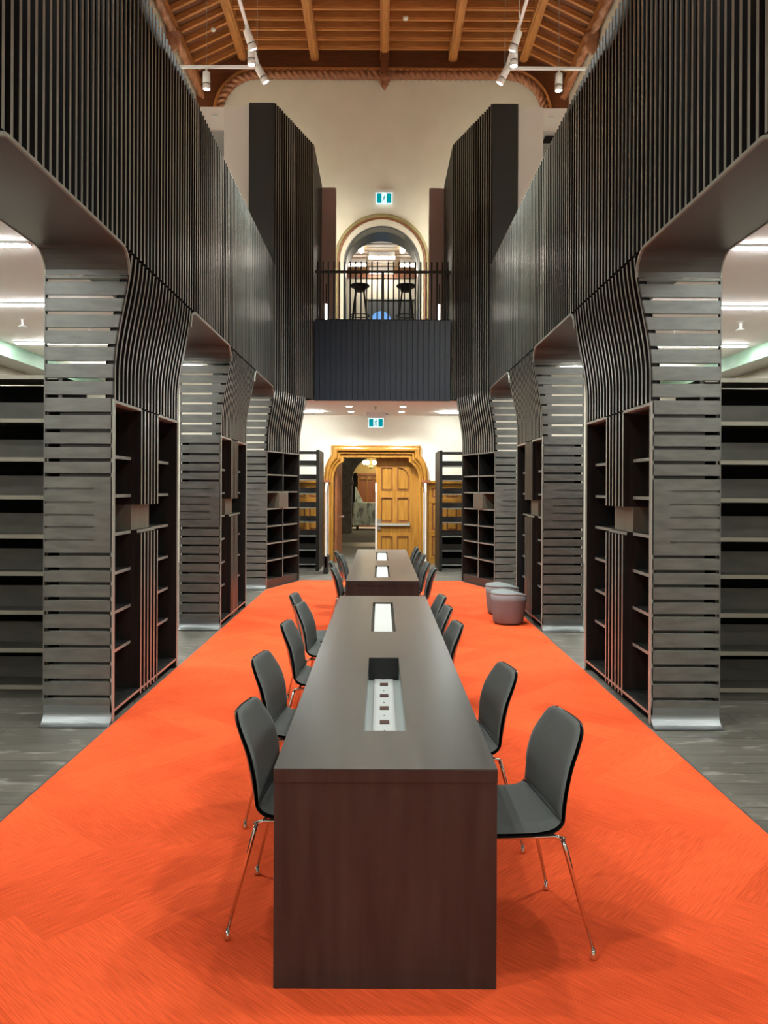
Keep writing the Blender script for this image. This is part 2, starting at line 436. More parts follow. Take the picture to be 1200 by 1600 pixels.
# side walls, upper floor slabs, aisle ceilings
for nm, s in SIDES.items():
    w = bx('wall_' + nm, M['cream'], None, s * 6.66, s * 6.86, -5.0, YW, -0.2, 4.1)
    tag(w, 'cream %s side wall of the aisle behind the shelving' % nm, kind='structure')
    u = bx('wall_upper_' + nm, M['cream'], None, s * 4.1, s * 4.3, -5.0, YW, ZF, 10.6)
    tag(u, 'cream upper %s wall below the timber ceiling' % nm, kind='structure')
    c = bx('ceiling_aisle_' + nm, M['ceil_white'], None, s * (XO + 0.03), s * 6.64, -4.98, YW - 0.01, ZA, ZA + 0.1)
    tag(c, 'white ceiling of the %s aisle with linear lights' % nm, kind='structure')
    f = bx('floor_gallery_' + nm, M['white_wall'], None, s * 1.83, s * 4.2, -5.0, YW, ZF - 0.12, ZF)
    tag(f, 'upper gallery floor behind the %s slatted parapet' % nm, kind='structure')
    b = build('trim_bulkhead_' + nm, MB().box(s * 6.1, s * 6.66, -5.0, YW, 3.77, ZA), M['shelf_lip'])
    tag(b, 'bulkhead with green-lit side below the %s aisle ceiling' % nm, kind='structure')
    bx('side_face', M['green_lit_face'], b, s * 6.085, s * 6.1, -5.0, YW, 3.77, ZA, label='bulkhead side with green light painted on')
wf = bx('wall_front', M['cream'], None, -6.7, 6.7, -5.2, -5.0, -0.2, 11.6)
tag(wf, 'cream wall behind the viewer', kind='structure')

# ------------------------------------------------------------------ timber ceiling
ceil = bx('ceiling', M['roof_board'], None, -3.1, 3.1, -5.0, YW, 11.34, 11.45)
tag(ceil, 'dark red timber ceiling with long beams and close ribs', kind='structure')
Y0C = 11.0
rib_me = MB()
rib_me.box(-0.78, 0.78, -0.03, 0.03, 11.20, 11.34).box(-0.78, 0.78, -0.012, 0.045, 11.17, 11.20)
rib_me = rib_me.mesh('rib', M['roof_rib'])
for k in range(17):
    y = 16.62 - 0.345 * k
    if y < Y0C: break
    for cx in (-2.285, -0.75, 0.75, 2.285):
        put('rib', rib_me, ceil, (cx, y, 0))
for X in (0.04, -1.49, 1.54, -3.07, 3.1):
    build('beam', MB().box(X - 0.095, X + 0.095, -5.0, 16.93, 11.08, 11.36).box(X - 0.06, X + 0.06, -5, 16.93, 11.05, 11.08), M['roof_beam'], ceil, bevel=0.012)
for s in (-1, 1):
    build('sloped_board', MB().prism([(s * 3.05, 11.25), (s * 4.25, 10.68), (s * 4.25, 10.80), (s * 3.05, 11.40)], -5.0, YW, 'y'), M['roof_board'], ceil)
    sr = MB().prism([(s * 3.15, 11.10), (s * 4.1, 10.64), (s * 4.1, 10.76), (s * 3.15, 11.22)], -0.03, 0.03, 'y').mesh('sloped_rib', M['roof_rib'])
    for k in range(22):
        y = 16.62 - 0.345 * k
        if y < 10.0: break
        put('sloped_rib', sr, ceil, (0, y, 0))
    build('wall_plate', MB().box(s * 3.98, s * 4.1, -5.0, YW, 10.36, 10.66), M['roof_beam'], ceil, bevel=0.015)
    pts = [(s * 3.98, 16.9 - 0.04 * i, 10.30) for i in range(180)]
    build('side_rope', MB().tube(pts, 0.075, 12, twist=0.22, lobes=3, lobe=0.22), M['rope'], ceil, smooth=True)
    build('corbel', MB().lathe([(0.03, -0.35), (0.09, -0.26), (0.12, -0.16), (0.10, -0.10), (0.15, -0.05), (0.16, 0.05)], 14, (s * 3.98, 14.6, 10.28)), M['rope'], ceil, smooth=True)
# spandrel on the end wall around the lunette
R = 0.82
def lun(off):
    pts = [(-3.55 - off + 0.0, 7.9)]
    c = (-2.73, 9.89)
    r = R + off
    pts += [(c[0] + r * math.cos(a), c[1] + r * math.sin(a)) for a in [PI - PI / 2 * i / 12 for i in range(13)]]
    return pts + [(-x, z) for (x, z) in pts[::-1]]
spand = poly('end_spandrel', [(-4.1, 7.9), (-4.1, 10.8), (-3.1, 11.38), (3.1, 11.38), (4.1, 10.8), (4.1, 7.9)] + [p for p in lun(0.0)[::-1]], [], 16.90, 17.0, M['roof_board'], ceil)
build('end_cornice', MB().strip(lun(0.10), lun(0.17), 16.80, 16.91), M['roof_beam'], ceil, bevel=0.02)
path = []
L = lun(0.03)
for i in range(len(L) - 1):
    a, b = Vector(L[i]), Vector(L[i + 1]); n_ = max(1, int((b - a).length / 0.018))
    for k in range(n_): path.append(a.lerp(b, k / n_))
path.append(Vector(L[-1]))
build('end_rope', MB().tube([(p.x, 16.86, p.y) for p in path], 0.085, 16, twist=0.28, lobes=3, lobe=0.26), M['rope'], ceil, smooth=True, label='carved twisted rope moulding over the cream wall')
pb = build('ceiling_pendant', MB().box(0.04 - 0.085, 0.04 + 0.085, 16.55, 16.78, 10.62, 11.1), M['roof_board'], ceil, bevel=0.015)
build('carved_knob', MB().lathe([(0.01, -0.22), (0.05, -0.16), (0.09, -0.09), (0.07, -0.06), (0.13, -0.01), (0.13, 0.05), (0.09, 0.10), (0.11, 0.16)], 16, (0.04, 16.66, 10.52)), M['rope'], pb, smooth=True)
for X, Y in ((-3.45, 15.6), (0.46, 15.5)):
    d = build('smoke_detector', MB().lathe([(0.045, -0.05), (0.055, -0.03), (0.055, 0.0)], 16), M['white_plastic'], None, (X, Y, 11.17 if abs(X) < 3 else 10.99), smooth=True)
    tag(d, 'small white smoke detector on the ' + ('sloping side of the timber ceiling' if X < -1 else 'flat timber ceiling beside the centre beam'), 'smoke detector')

# ------------------------------------------------------------------ parapets with fins and soffits
def soffit_profile(ya, yb, r=0.16, n=7):
    pts = []
    for i in range(n + 1):
        a = PI - PI / 2 * i / n
        pts.append((ya + r + r * math.cos(a), ZS - r + r * math.sin(a)))
    for i in range(n + 1):
        a = PI / 2 - PI / 2 * i / n
        pts.append((yb - r + r * math.cos(a), ZS - r + r * math.sin(a)))
    return pts
def offset(pts, d):
    out = []
    for i, p in enumerate(pts):
        a = Vector(pts[max(0, i - 1)]); b = Vector(pts[min(len(pts) - 1, i + 1)])
        t = (b - a).normalized(); nn = Vector((-t.y, t.x))
        out.append((p[0] + nn.x * d, p[1] + nn.y * d))
    return out
GAPS = [(3.44, 5.34), (7.07, 8.95), (10.65, 12.53)]
for nm, s in SIDES.items():
    o = 0.02 if s > 0 else 0.0
    pp = thing('gallery_parapet', 'long black slatted gallery parapet along the %s side of the hall' % nm, 'parapet', (s * XU + o, 0, ZS))
    h = ZP - ZS
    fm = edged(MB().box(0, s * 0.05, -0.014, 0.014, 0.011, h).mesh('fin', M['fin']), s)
    n_f = int((12.55 - 2.9) / PITCH)
    for k in range(n_f):
        put('fin', fm, pp, (0, 12.55 - k * PITCH, 0))
    bx('backing', M['backing'], pp, s * 0.05, s * 0.10, -4.98, 12.575, 0.011, h - 0.03)
    bx('core', M['black_wood'], pp, s * 0.10, s * (XO - XU), -4.98, 12.575, 0.025, ZF - ZS - 0.13)
    for (ya, yb) in GAPS:
        prof = [(y, z - ZS) for (y, z) in soffit_profile(ya, yb)]
        so = build('soffit', MB().strip(prof, offset(prof, 0.008), s * 0.012, s * (XO - XU - 0.006), 'x'), M['soffit'], pp, smooth=False)
        build('soffit_edge', MB().strip(offset(prof, -0.004), offset(prof, 0.014), -s * 0.003, s * 0.012, 'x'), M['edge_metal'], so)
        build('soffit_edge', MB().strip(offset(prof, -0.004), offset(prof, 0.012), s * (XO - XU - 0.006), s * (XO - XU + 0.004), 'x'), M['edge_metal'], so)

# ------------------------------------------------------------------ pillars with bookshelves
def py(y): return 1.65 + (764 - y) / 224.7
gap_up = [439.5, 465, 490.5, 516, 541.5, 568, 595, 621, 648, 675, 698, 721, 744]
gap_dn = [868.6, 891.5, 914, 937.6, 960, 986, 1012.6, 1039, 1065, 1091]
grooves = [766, 787, 807, 826, 846]
GH = 0.0125
def end_strips():
    zs = []
    top = ZS - 0.166
    for g in gap_up + gap_dn:
        z = py(g); zs.append((z + GH, top)); top = z - GH
    zs.append((0.135, top))
    return zs
def add_end_panel(root, s, yf, wid, full=True):
    """horizontal metal boards closing the pillar end that faces the viewer; local x=0 at bookcase face, grows outwards"""
    for (z0, z1) in end_strips():
        if z1 - z0 > 0.3:      # solid middle board with grooves
            gs = [py(g) for g in grooves]
            mb = MB(); t = z1
            bd = bx('end_board', M['bronze'], root, 0.004 * s, s * wid, yf + 0.014, yf + 0.03, z0, z1)
            zt = z1
            for g in gs + [None]:
                zb = (g + 0.008) if g is not None else z0
                xi = 0.004
                bx('groove_band', M['bronze'], bd, s * wid * 0.27, s * wid, yf, yf + 0.014, zb, zt)
                zt = (g - 0.008) if g is not None else zt
            bx('groove_band', M['bronze'], bd, s * 0.004, s * wid * 0.27, yf, yf + 0.014, z0, z1)
            continue
        a, b = -curve_in(z0), -curve_in(z1)
        n = 4 if b != a else 1
        pts = [(s * (0.004 - curve_in(z0 + (z1 - z0) * i / n)), z0 + (z1 - z0) * i / n) for i in range(n + 1)]
        pts += [(s * wid, z1), (s * wid, z0)]
        eb = build('end_board', MB().prism(pts, yf, yf + 0.03, 'y'), M['bronze'], root)
        if z1 < 1.5:      # folded pale lip along the upper edge of each sheet
            bx('folded_lip', M['edge_metal'], eb, s * 0.03, s * (wid - 0.035), yf + 0.004, yf + (0.115 if z1 < 0.47 else 0.03), z1 - 0.002, z1 + 0.001)
    # edge posts left and right of the boards
    bx('edge_post', M['bronze'], root, s * (wid - 0.004), s * (wid + 0.004), yf - 0.002, yf + 0.035, 0.13, ZS - 0.17)
    prof = [(0.135, 0.0)]
    # flared steel skirt
    n = 8; r = 0.075
    inner = [(yf + 0.03 - 0.03 - r + r * math.cos(a), 0.14 - 0.001 - 0.0 + 0.0 - r + r * math.sin(a) - 0.0) for a in [0]]
    arc_ = [(yf - r + r * math.cos(-PI / 2 * i / n), 0.012 + r + r * math.sin(-PI / 2 * i / n)) for i in range(n + 1)]
    arc_ = [(yf, 0.135)] + arc_
    build('skirt', MB().strip(arc_, offset(arc_, 0.008), s * 0.0, s * wid, 'x'), M['steel'], root, smooth=False, label='flared bright steel skirt meeting the floor')
SHELF_Z = [1.876, 1.590, 1.310, 1.025, 0.738, 0.455]
def fin_profile(s, z0, z1, depth=0.05):
    n = 18 if z1 > 2.5 else 1
    inner = [(-s * curve_in(z0 + (z1 - z0) * i / n), z0 + (z1 - z0) * i / n) for i in range(n + 1)]
    outer = [(p[0] + s * depth, p[1]) for p in inner]
    return inner, outer
def curved_fins(root, s, ys, th=0.028):
    i, o = fin_profile(s, 2.27, ZS - 0.012)
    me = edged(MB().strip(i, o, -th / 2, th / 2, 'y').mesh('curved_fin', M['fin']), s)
    for y in ys: put('curved_fin', me, root, (0, y, 0))
def pillar(s, y0, y1, label, detail=True):
    Ln = y1 - y0
    o = 0.02 if s > 0 else 0.0
    root = thing('bookcase_pillar', label, 'bookcase', (s * XB + o, y0, 0), group='slatted bookcase pillars')
    wid = XO - XB
    dep = 0.36
    if not detail:
        bx('body', M['black_wood'], root, 0, s * wid, 0.0, Ln, 0.0, 2.45)
        i, oo = fin_profile(s, 2.45, ZS - 0.17)
        oo = [(s * wid, z) for (_, z) in i]
        build('flared_head', MB().strip(i, oo, 0.0, Ln, 'y'), M['black_wood'], root)
        return root
    add_end_panel(root, s, 0.0, wid)
    # far end boards, simpler
    i, oo = fin_profile(s, 2.27, ZS - 0.17)
    build('far_end', MB().strip(i, [(s * wid, z) for (_, z) in i], Ln - 0.02, Ln, 'y'), M['bronze'], root)
    bx('far_end', M['bronze'], root, 0, s * wid, Ln - 0.02, Ln, 0.0, 2.27)
    # curved fins and backing
    nf = 20; p = Ln / nf
    ys = [p * (k + 0.5) for k in range(nf)]
    curved_fins(root, s, ys)
    i, oo = fin_profile(s, 2.25, ZS - 0.01)
    build('fin_backing', MB().strip([(x + s * 0.05, z) for x, z in i], [(x + s * 0.065, z) for x, z in i], 0.035, Ln - 0.03, 'y'), M['backing'], root)
    # carcass
    for yy in (0.03, Ln - 0.045):
        ebx('side_panel', M['fin'] if yy > 1 else M['black_wood'], root, s, 0, s * dep, yy, yy + 0.025, 0.02, 2.27)
    bx('front_edge', M['edge_metal'], root, -s * 0.004, s * 0.012, 0.0, 0.028, 0.02, 2.27)
    bx('front_edge', M['edge_metal'], root, -s * 0.004, s * 0.012, Ln - 0.028, Ln, 0.02, 2.27)
    bx('back_panel', M['black_wood'], root, s * dep, s * (dep + 0.02), 0.03, Ln - 0.02, 0.0, 2.27)
    bx('rear_sheet', M['backing'], root, s * (wid - 0.03), s * (wid - 0.015), 0.03, Ln - 0.02, 0.0, 2.27)
    ebx('base_board', M['fin'], root, s, s * 0.002, s * dep, 0.055, Ln - 0.045, 0.075, 0.095)
    bx('plinth', M['backing'], root, s * 0.05, s * dep, 0.03, Ln - 0.02, 0.0, 0.075)
    fy = [y for y in ys][7:13]
    pa, pb_ = fy[0] - 0.016, fy[-1] + 0.016
    for (a, b) in ((0.03, pa), (pb_, Ln - 0.02)):
        bx('top_board', M['edge_metal'], root, -s * 0.002, s * 0.05, a, b, 2.245, 2.265)
    bx('ceiling_board', M['black_wood'], root, s * 0.05, s * dep, 0.055, Ln - 0.045, 2.235, 2.255)
    for z in SHELF_Z:
        for (a, b) in ((0.055, pa + 0.02), (pb_ - 0.02, Ln - 0.045)):
            ebx('shelf', M['fin'], root, s, s * 0.078, s * dep, a, b, z - 0.012, z + 0.012)
    # slatted pier in two lengths with a block between them
    for (za, zb) in ((1.52, 2.255), (0.05, 1.30)):
        pr = bx('pier', M['black_wood'], root, s * 0.05, s * (dep - 0.01), pa, pb_, za, zb)
        me = edged(MB().box(0, s * 0.05, -0.014, 0.014, za, zb).mesh('pier_fin', M['fin']), s)
        for y in fy: put('pier_fin', me, pr, (0, y, 0))
    bx('wood_block', M['block'], root, s * 0.078, s * (dep - 0.01), pa + 0.0, pb_, 1.322, 1.52, label='paler square block between the two slatted piers')
    ebx('ledge', M['fin'], root, s, s * 0.03, s * dep, pa, pb_, 1.30, 1.322)
    return root
M['block'] = grain('grey_brown_block', (0.11, 0.095, 0.072), (0.15, 0.13, 0.10), 0.5, (8, 8, 0.8))
which = ['beside the viewer, only its top corner in the picture', 'nearest to the viewer', 'in the middle of the row, behind the nearest one']
for nm, s in SIDES.items():
    for k, (y0, y1) in enumerate(PILLARS):
        extra = ' with two grey poufs before it' if (k == 2 and s > 0) else ''
        pillar(s, y0, y1, 'black bookcase pillar on the %s %s%s' % (nm, which[k], extra), detail=k > 0)

# far pillars turned inwards, with tower above
DIR = Vector((0.3134, 0.9496)); ANG = math.atan2(0.3134, 0.9496)
def far_pillar(s, label):
    root = thing('bookcase_pillar', label, 'bookcase', (s * XB, Y3, 0), group='slatted bookcase pillars')
    Ln = 1.30; dep = 0.36
    nf = 15; p = (Ln - 0.03) / nf
    curved_fins(root, s, [0.03 + p * (k + 0.5) for k in range(nf)])
    i, oo = fin_profile(s, 2.25, ZS - 0.01)
    build('fin_backing', MB().strip([(x + s * 0.05, z) for x, z in i], [(x + s * 0.065, z) for x, z in i], 0.05, Ln, 'y'), M['backing'], root)
    ebx('side_panel', M['fin'], root, s, -s * 0.002, s * dep, 0.0, 0.025, 0.02, 2.27)
    bx('side_panel', M['black_wood'], root, -s * 0.002, s * (dep + 0.1), Ln - 0.03, Ln, 0.02, 2.27)
    i2, _ = fin_profile(s, 2.27, ZS - 0.01)
    build('side_panel', MB().strip(i2, [(s * (dep + 0.1), z) for (_, z) in i2], Ln - 0.02, Ln, 'y'), M['black_wood'], root)
    bx('back_panel', M['black_wood'], root, s * dep, s * (dep + 0.02), 0.0, Ln, 0.0, 2.27)
    bx('plinth', M['block_dark'], root, s * 0.012, s * dep, 0.025, Ln - 0.03, 0.0, 0.14)
    ebx('top_board', M['fin'], root, s, -s * 0.002, s * dep, 0.0, Ln, 2.25, 2.27)
    ebx('divider', M['fin'], root, s, s * 0.012, s * dep, Ln * 0.5 - 0.012, Ln * 0.5 + 0.012, 0.14, 2.25)
    for z in SHELF_Z:
        for (a, b) in ((0.025, Ln * 0.5 - 0.012), (Ln * 0.5 + 0.012, Ln - 0.03)):
            ebx('shelf', M['fin'], root, s, s * 0.02, s * dep, a, b, z - 0.012, z + 0.012)
    bx('wood_block', M['block'], root, -s * 0.004, s * 0.2, Ln * 0.5 - 0.19, Ln * 0.5 + 0.17, 1.322, 1.578, label='paler square block in the middle of the shelves')
    rot = Matrix.Rotation(s * ANG, 3, 'Z')       # the shelves are turned, the end towards the viewer is not
    for c in root.children:
        c.location = rot @ c.location; c.rotation_euler = (0, 0, s * ANG)
    add_end_panel(root, s, -0.02, XO - XB)
    return root
M['block_dark'] = grain('brown_plinth', (0.035, 0.024, 0.019), (0.055, 0.038, 0.030), 0.45, (1, 1, 6))
for nm, s in SIDES.items():
    far_pillar(s, 'black bookcase pillar on the %s turned inwards at the far end of the carpet' % nm)

# towers above the far pillars
for nm, s in SIDES.items():
    o = 0.04 if s > 0 else 0.0
    A = Vector((1.745, 12.60)); B = Vector((1.25, 14.10)); C = Vector((1.25, 16.05))
    root = thing('slatted_tower', 'tall black slatted tower on the %s beside the bridge' % nm, 'tower', (o, 0, 0))
    def X(p): return (s * p[0], p[1])
    nrm = Vector((0.9496, 0.3134))    # away from the hall
    a2, b2, c2 = A + nrm * 0.05, B + Vector((0.055, 0.02)), C + Vector((0.055, 0))
    body = [X(q) for q in (a2 + Vector((0, 0.0)), b2, c2, (1.50, 16.05), (2.19, 13.2), (2.19, 12.62), (a2.x + 0.02, 12.62))]
    build('core', MB().prism(body, ZS + 0.005, ZT - 0.02), M['backing'], root)
    bx('end_sheet', M['tower_sheet'], root, s * 1.765, s * 2.185, 12.585, 12.62, ZF, ZT, label='smooth dark metal sheet on the tower end')
    d = (B - A); Ln = d.length; d.normalize()
    n = int(Ln / PITCH)
    ang = math.atan2(d.x, d.y)
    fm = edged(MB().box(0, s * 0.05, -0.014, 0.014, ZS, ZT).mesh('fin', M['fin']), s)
    for k in range(n + 1):
        q = A + d * (0.014 + k * (Ln - 0.028) / n)
        put('fin', fm, root, (s * q.x, q.y, 0), (0, 0, -s * ang if True else 0))
    for k in range(22):
        put('fin', fm, root, (s * B.x, B.y + 0.08 + k * PITCH, 0))
    # white room wall beside the tower, with door head
    wr = bx('wall_gallery_' + nm, M['white_wall'], None, s * 2.20 + o, s * 2.61 + o, 12.66, 12.80, ZF, ZT - 0.015)
    tag(wr, 'white gallery wall beside the %s tower' % nm, kind='structure')
    bx('door_head', M['ceil_white'], wr, s * 2.62 + o, s * 4.09, 12.70, 12.80, 7.58, ZT - 0.015)
    bx('room_ceiling', M['ceil_white'], wr, s * 2.26, s * 4.09, 12.80, 16.8, 7.62, 7.70)
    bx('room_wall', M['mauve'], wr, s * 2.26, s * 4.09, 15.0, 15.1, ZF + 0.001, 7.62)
    bx('sensor', M['white_plastic'], wr, s * 2.72 + o, s * 2.80 + o, 12.67, 12.70, 7.79, 7.82, label='small white sensor on the door head')
    if s > 0:
        bx('vent_grille', M['dark_plastic'], wr, 2.75, 3.05, 12.95, 13.2, 7.60, 7.62)
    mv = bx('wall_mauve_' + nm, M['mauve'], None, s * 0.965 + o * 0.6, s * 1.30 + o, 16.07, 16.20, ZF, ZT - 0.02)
    bx('hidden_light_strip', M['glow_cove'], mv, s * 1.08 + o, s * 1.11 + o, 16.20, 16.215, ZF + 0.3, ZT - 0.2, label='hidden light strip washing the end wall')
    bx('hidden_light_strip', M['glow_added_roof'], wr, s * 2.4, s * 3.9, 15.9, 15.94, 7.70, 7.72, label='added unseen glow strip on the gallery room roof')  # added out of sight to brighten the lunette and ceiling ends
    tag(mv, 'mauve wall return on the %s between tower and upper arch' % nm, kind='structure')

# ------------------------------------------------------------------ bridge and balcony
bridge = thing('bridge', 'dark blue-black boarded bridge crossing the hall at upper level', 'bridge', (0.02, 0, 0))
bx('deck', M['fin'], bridge, -1.24, 1.24, 14.18, 16.0, ZS + 0.02, ZF)
bx('deck', M['fin'], bridge, -0.93, 0.93, 16.0, YW - 0.02, ZS + 0.02, ZF)
nb = 25; bw = 2.50 / nb
bm_ = MB().prism([(-bw / 2, 0.0), (bw / 2 - 0.004, -0.028), (bw / 2 - 0.004, 0.0), (bw / 2 - 0.004, 0.03), (-bw / 2, 0.03)], ZS - 0.02, 4.75).mesh('fascia_board', M['fascia'])
for k in range(nb):
    put('fascia_board', bm_, bridge, (-1.25 + bw * (k + 0.5), 14.13, 0))
bx('fascia_back', M['backing'], bridge, -1.24, 1.24, 14.161, 14.18, ZS + 0.02, 4.74)
# white ceiling under the bridge up to the end wall, spanning to the aisles
cu = bx('ceiling_bridge', M['ceil_white'], None, -2.3, 2.3, 14.185, YW - 0.001, ZS - 0.016, ZS - 0.002)
tag(cu, 'white ceiling under the bridge with downlights', kind='structure')
rail = thing('balcony_railing', 'black balcony railing of thin upright bars along the bridge', 'railing', (0.02, 14.13, 4.752))
bx('handrail', M['dark_plastic'], rail, -1.25, 1.25, -0.02, 0.02, 0.868, 0.912)
bar = MB().box(-0.013, 0.013, -0.009, 0.009, 0.0, 1.085).mesh('baluster', M['fin'])
for k in range(25):
    if k == 12: continue
    put('baluster', bar, rail, (-1.25 + 2.5 * (k + 0.5) / 25, 0.03, 0))
bx('middle_post', M['dark_plastic'], rail, -0.027, 0.027, 0.0, 0.03, 0.0, 0.875)
for s, word in ((-1, 'left'), (1, 'right')):
    t = thing('light_tube', 'glowing upright light tube behind the %s end of the balcony railing' % word, 'lamp', (s * 1.07 + 0.02, 14.55, ZF))
    build('tube', MB().lathe([(0.012, 0.05), (0.017, 0.06), (0.017, 0.36), (0.012, 0.37)], 14), M['glow_bar'], t, smooth=True)
    build('socket', MB().lathe([(0.03, 0.0), (0.03, 0.05)], 14), M['dark_plastic'], t)
    build('stem', MB().lathe([(0.010, 0.37), (0.010, 0.75)], 8), M['dark_plastic'], t)
def stool(label, loc):
    t = thing('bar_stool', label, 'stool', loc, group='bar stools on the bridge')
    build('seat', MB().lathe([(0.16, 0.80), (0.185, 0.815), (0.19, 0.835), (0.18, 0.85), (0.12, 0.855)], 28), M['black_wood'], t, smooth=True)
    build('apron', MB().lathe([(0.105, 0.73), (0.115, 0.80)], 20), M['black_wood'], t)
    for a in (45, 135, 225, 315):
        c, s_ = math.cos(math.radians(a)), math.sin(math.radians(a))
        build('leg', MB().tube([(0.10 * c, 0.10 * s_, 0.79), (0.225 * c, 0.225 * s_, 0.0)], [0.018, 0.013], 8), M['black_wood'], t)
    ring = [(0.187 * math.cos(2 * PI * i / 24), 0.187 * math.sin(2 * PI * i / 24), 0.25) for i in range(25)]
    build('foot_ring', MB().tube(ring, 0.010, 6, cap=False), M['dark_plastic'], t, smooth=True)
stool('round black bar stool on the bridge, left of the middle post', (-0.425, 15.0, ZF + 0.002))
stool('round black bar stool on the bridge, right of the middle post', (0.475, 15.0, ZF + 0.002))

def exit_sign(label, loc, w=0.34, h=0.19):
    t = thing('exit_sign', label, 'sign', loc)
    bx('housing', M['white_plastic'], t, -w / 2 - 0.03, w / 2 + 0.03, -0.02, 0.05, h / 2 + 0.01, h / 2 + 0.07)
    pnl = bx('panel', M['sign_white'], t, -w / 2, w / 2, 0.0, 0.02, -h / 2, h / 2 + 0.01)
    for a, b in ((-w / 2 + 0.02, -0.055), (0.055, w / 2 - 0.02)):
        bx('teal_field', M['sign_green'], pnl, a, b, -0.004, 0.0, -h / 2 + 0.02, h / 2 - 0.01)
    man = MB()
    man.lathe([(0.002, -0.011), (0.011, 0.0), (0.002, 0.011)], 8, (0.012, -0.004, 0.068))
    def limb(a, b, r): man.tube([(a[0], -0.003, a[1]), (b[0], -0.003, b[1])], r, 5)
    limb((0.006, 0.05), (-0.004, 0.0), 0.011); limb((-0.004, 0.0), (0.022, -0.03), 0.007); limb((0.022, -0.03), (0.016, -0.07), 0.006)
    limb((-0.004, 0.0), (-0.014, -0.035), 0.007); limb((-0.014, -0.035), (-0.042, -0.05), 0.006)
    limb((0.008, 0.045), (0.032, 0.02), 0.005); limb((0.004, 0.045), (-0.022, 0.03), 0.005); limb((-0.022, 0.03), (-0.026, 0.008), 0.005)
    build('running_figure', man, M['sign_green'], pnl)
    return t
exit_sign('lit teal and white running-figure exit sign above the upper arch', (0.045, 16.92, 8.05), 0.36, 0.24)
exit_sign('lit teal and white running-figure exit sign hanging over the doorway', (-0.11, 16.3, 3.05), 0.33, 0.19)
bx('hanger', M['white_plastic'], bpy.data.objects['exit_sign.001'], -0.2, 0.2, 0.0, 0.03, 0.165, 0.225)

# downlights and strips under the bridge ceiling
for i, (x, y, w) in enumerate([(-0.63, 15.1, 'left of the middle, nearer the hall'), (-0.63, 16.1, 'left of the middle, nearer the doorway'), (0.43, 15.1, 'right of the middle, nearer the hall'), (0.43, 16.1, 'right of the middle, nearer the doorway')]):
    t = thing('downlight', 'round downlight under the bridge, ' + w, 'light', (x, y, ZS - 0.01), group='downlights under the bridge')
    build('rim', MB().lathe([(0.075, -0.012), (0.085, -0.006), (0.085, 0.0)], 20), M['white_plastic'], t)
    build('lens', MB().lathe([(0.055, -0.018), (0.06, -0.012)], 20), M['glow_lens'], t)
    ld = bpy.data.lights.new('downlight', 'SPOT'); ld.energy = DOWN_W * 4; ld.spot_size = 2.4; ld.spot_blend = 0.6; ld.shadow_soft_size = 0.06
    ld.color = (0.95, 1.0, 0.95)
    lo = bpy.data.objects.new('downlight_lamp', ld); COL.objects.link(lo); lo.parent = t; lo.location = (0, 0, -0.05)
for s, w in ((-1, 'left'), (1, 'right')):
    t = thing('ceiling_strip_light', 'short white strip light under the bridge by the %s bookcase pillar' % w, 'light', (s * 1.45, 16.1, ZS - 0.01))
    bx('diffuser', M['glow_cool'], t, -0.22, 0.22, -0.035, 0.035, -0.035, 0.0)
sp = build('sprinkler', MB().lathe([(0.035, 0.0), (0.03, -0.01), (0.010, -0.015), (0.010, -0.05), (0.025, -0.055), (0.02, -0.06)][::-1], 12), M['steel'], None, (-0.11, 15.2, ZS - 0.01))
tag(sp, 'small sprinkler head under the bridge ceiling', 'sprinkler')
bx_sp = build('ceiling_vent', MB().box(-0.28, 0.16, 16.25, 16.5, -0.008, 0.0), M['edge_metal'], None, (0, 0.3, ZS - 0.01))
tag(bx_sp, 'flat grey ceiling vent above the doorway', 'vent')

# ------------------------------------------------------------------ doorway
dr = empty('door_1', (DC, YW, 0)); tag(dr, 'shouldered golden oak doorway with one leaf open and one closed', kind='structure')
def mix(a, b, t): return [(p[0] * (1 - t) + q[0] * t, p[1] * (1 - t) + q[1] * t) for p, q in zip(a, b)]
cin, cout = mirror(door_in), mirror(door_out)
for (t0, t1, ya, yb, bev) in ((0.0, 0.28, -0.03, 0.26, 0.012), (0.28, 0.50, -0.075, 0.05, 0.03), (0.50, 0.86, -0.13, 0.02, 0.05), (0.86, 1.0, -0.09, 0.0, 0.015)):
    build('moulded_frame', MB().strip(mix(cin, cout, t0), mix(cin, cout, t1), ya, yb), M['oak'], dr, bevel=bev, seg=3)
for s in (-1, 1):
    bx('capital', M['oak_dark'], dr, s * 1.0, s * 1.19, -0.15, 0.0, 1.79, 1.85)
leaf = empty('leaf', (0, 0.2, 0)); leaf.parent = dr
bx('slab', M['oak'], leaf, 0.0, 0.97, 0.02, 0.05, 0.0, 2.42)
cols = [(0.115, 0.365), (0.475, 0.725)]
rows = [(0.10, 0.60), (0.92, 1.46), (1.62, 2.14)]
holes_ = []
for (a, b) in cols:
    for (c, d) in rows:
        if d > 2 and a > 0.4:
            holes_.append([(a, c), (b, c), (b, d - 0.2), (b - 0.03, d - 0.11), (b - 0.10, d - 0.04), (a + 0.09, d - 0.02), (a + 0.03, d), (a, d)])
        else:
            holes_.append([(a, c), (b, c), (b, d), (a, d)])
poly('stiles', [(0.0, 0.0), (0.97, 0.0), (0.97, 2.42), (0.0, 2.42)], holes_, -0.025, 0.02, M['oak'], leaf)
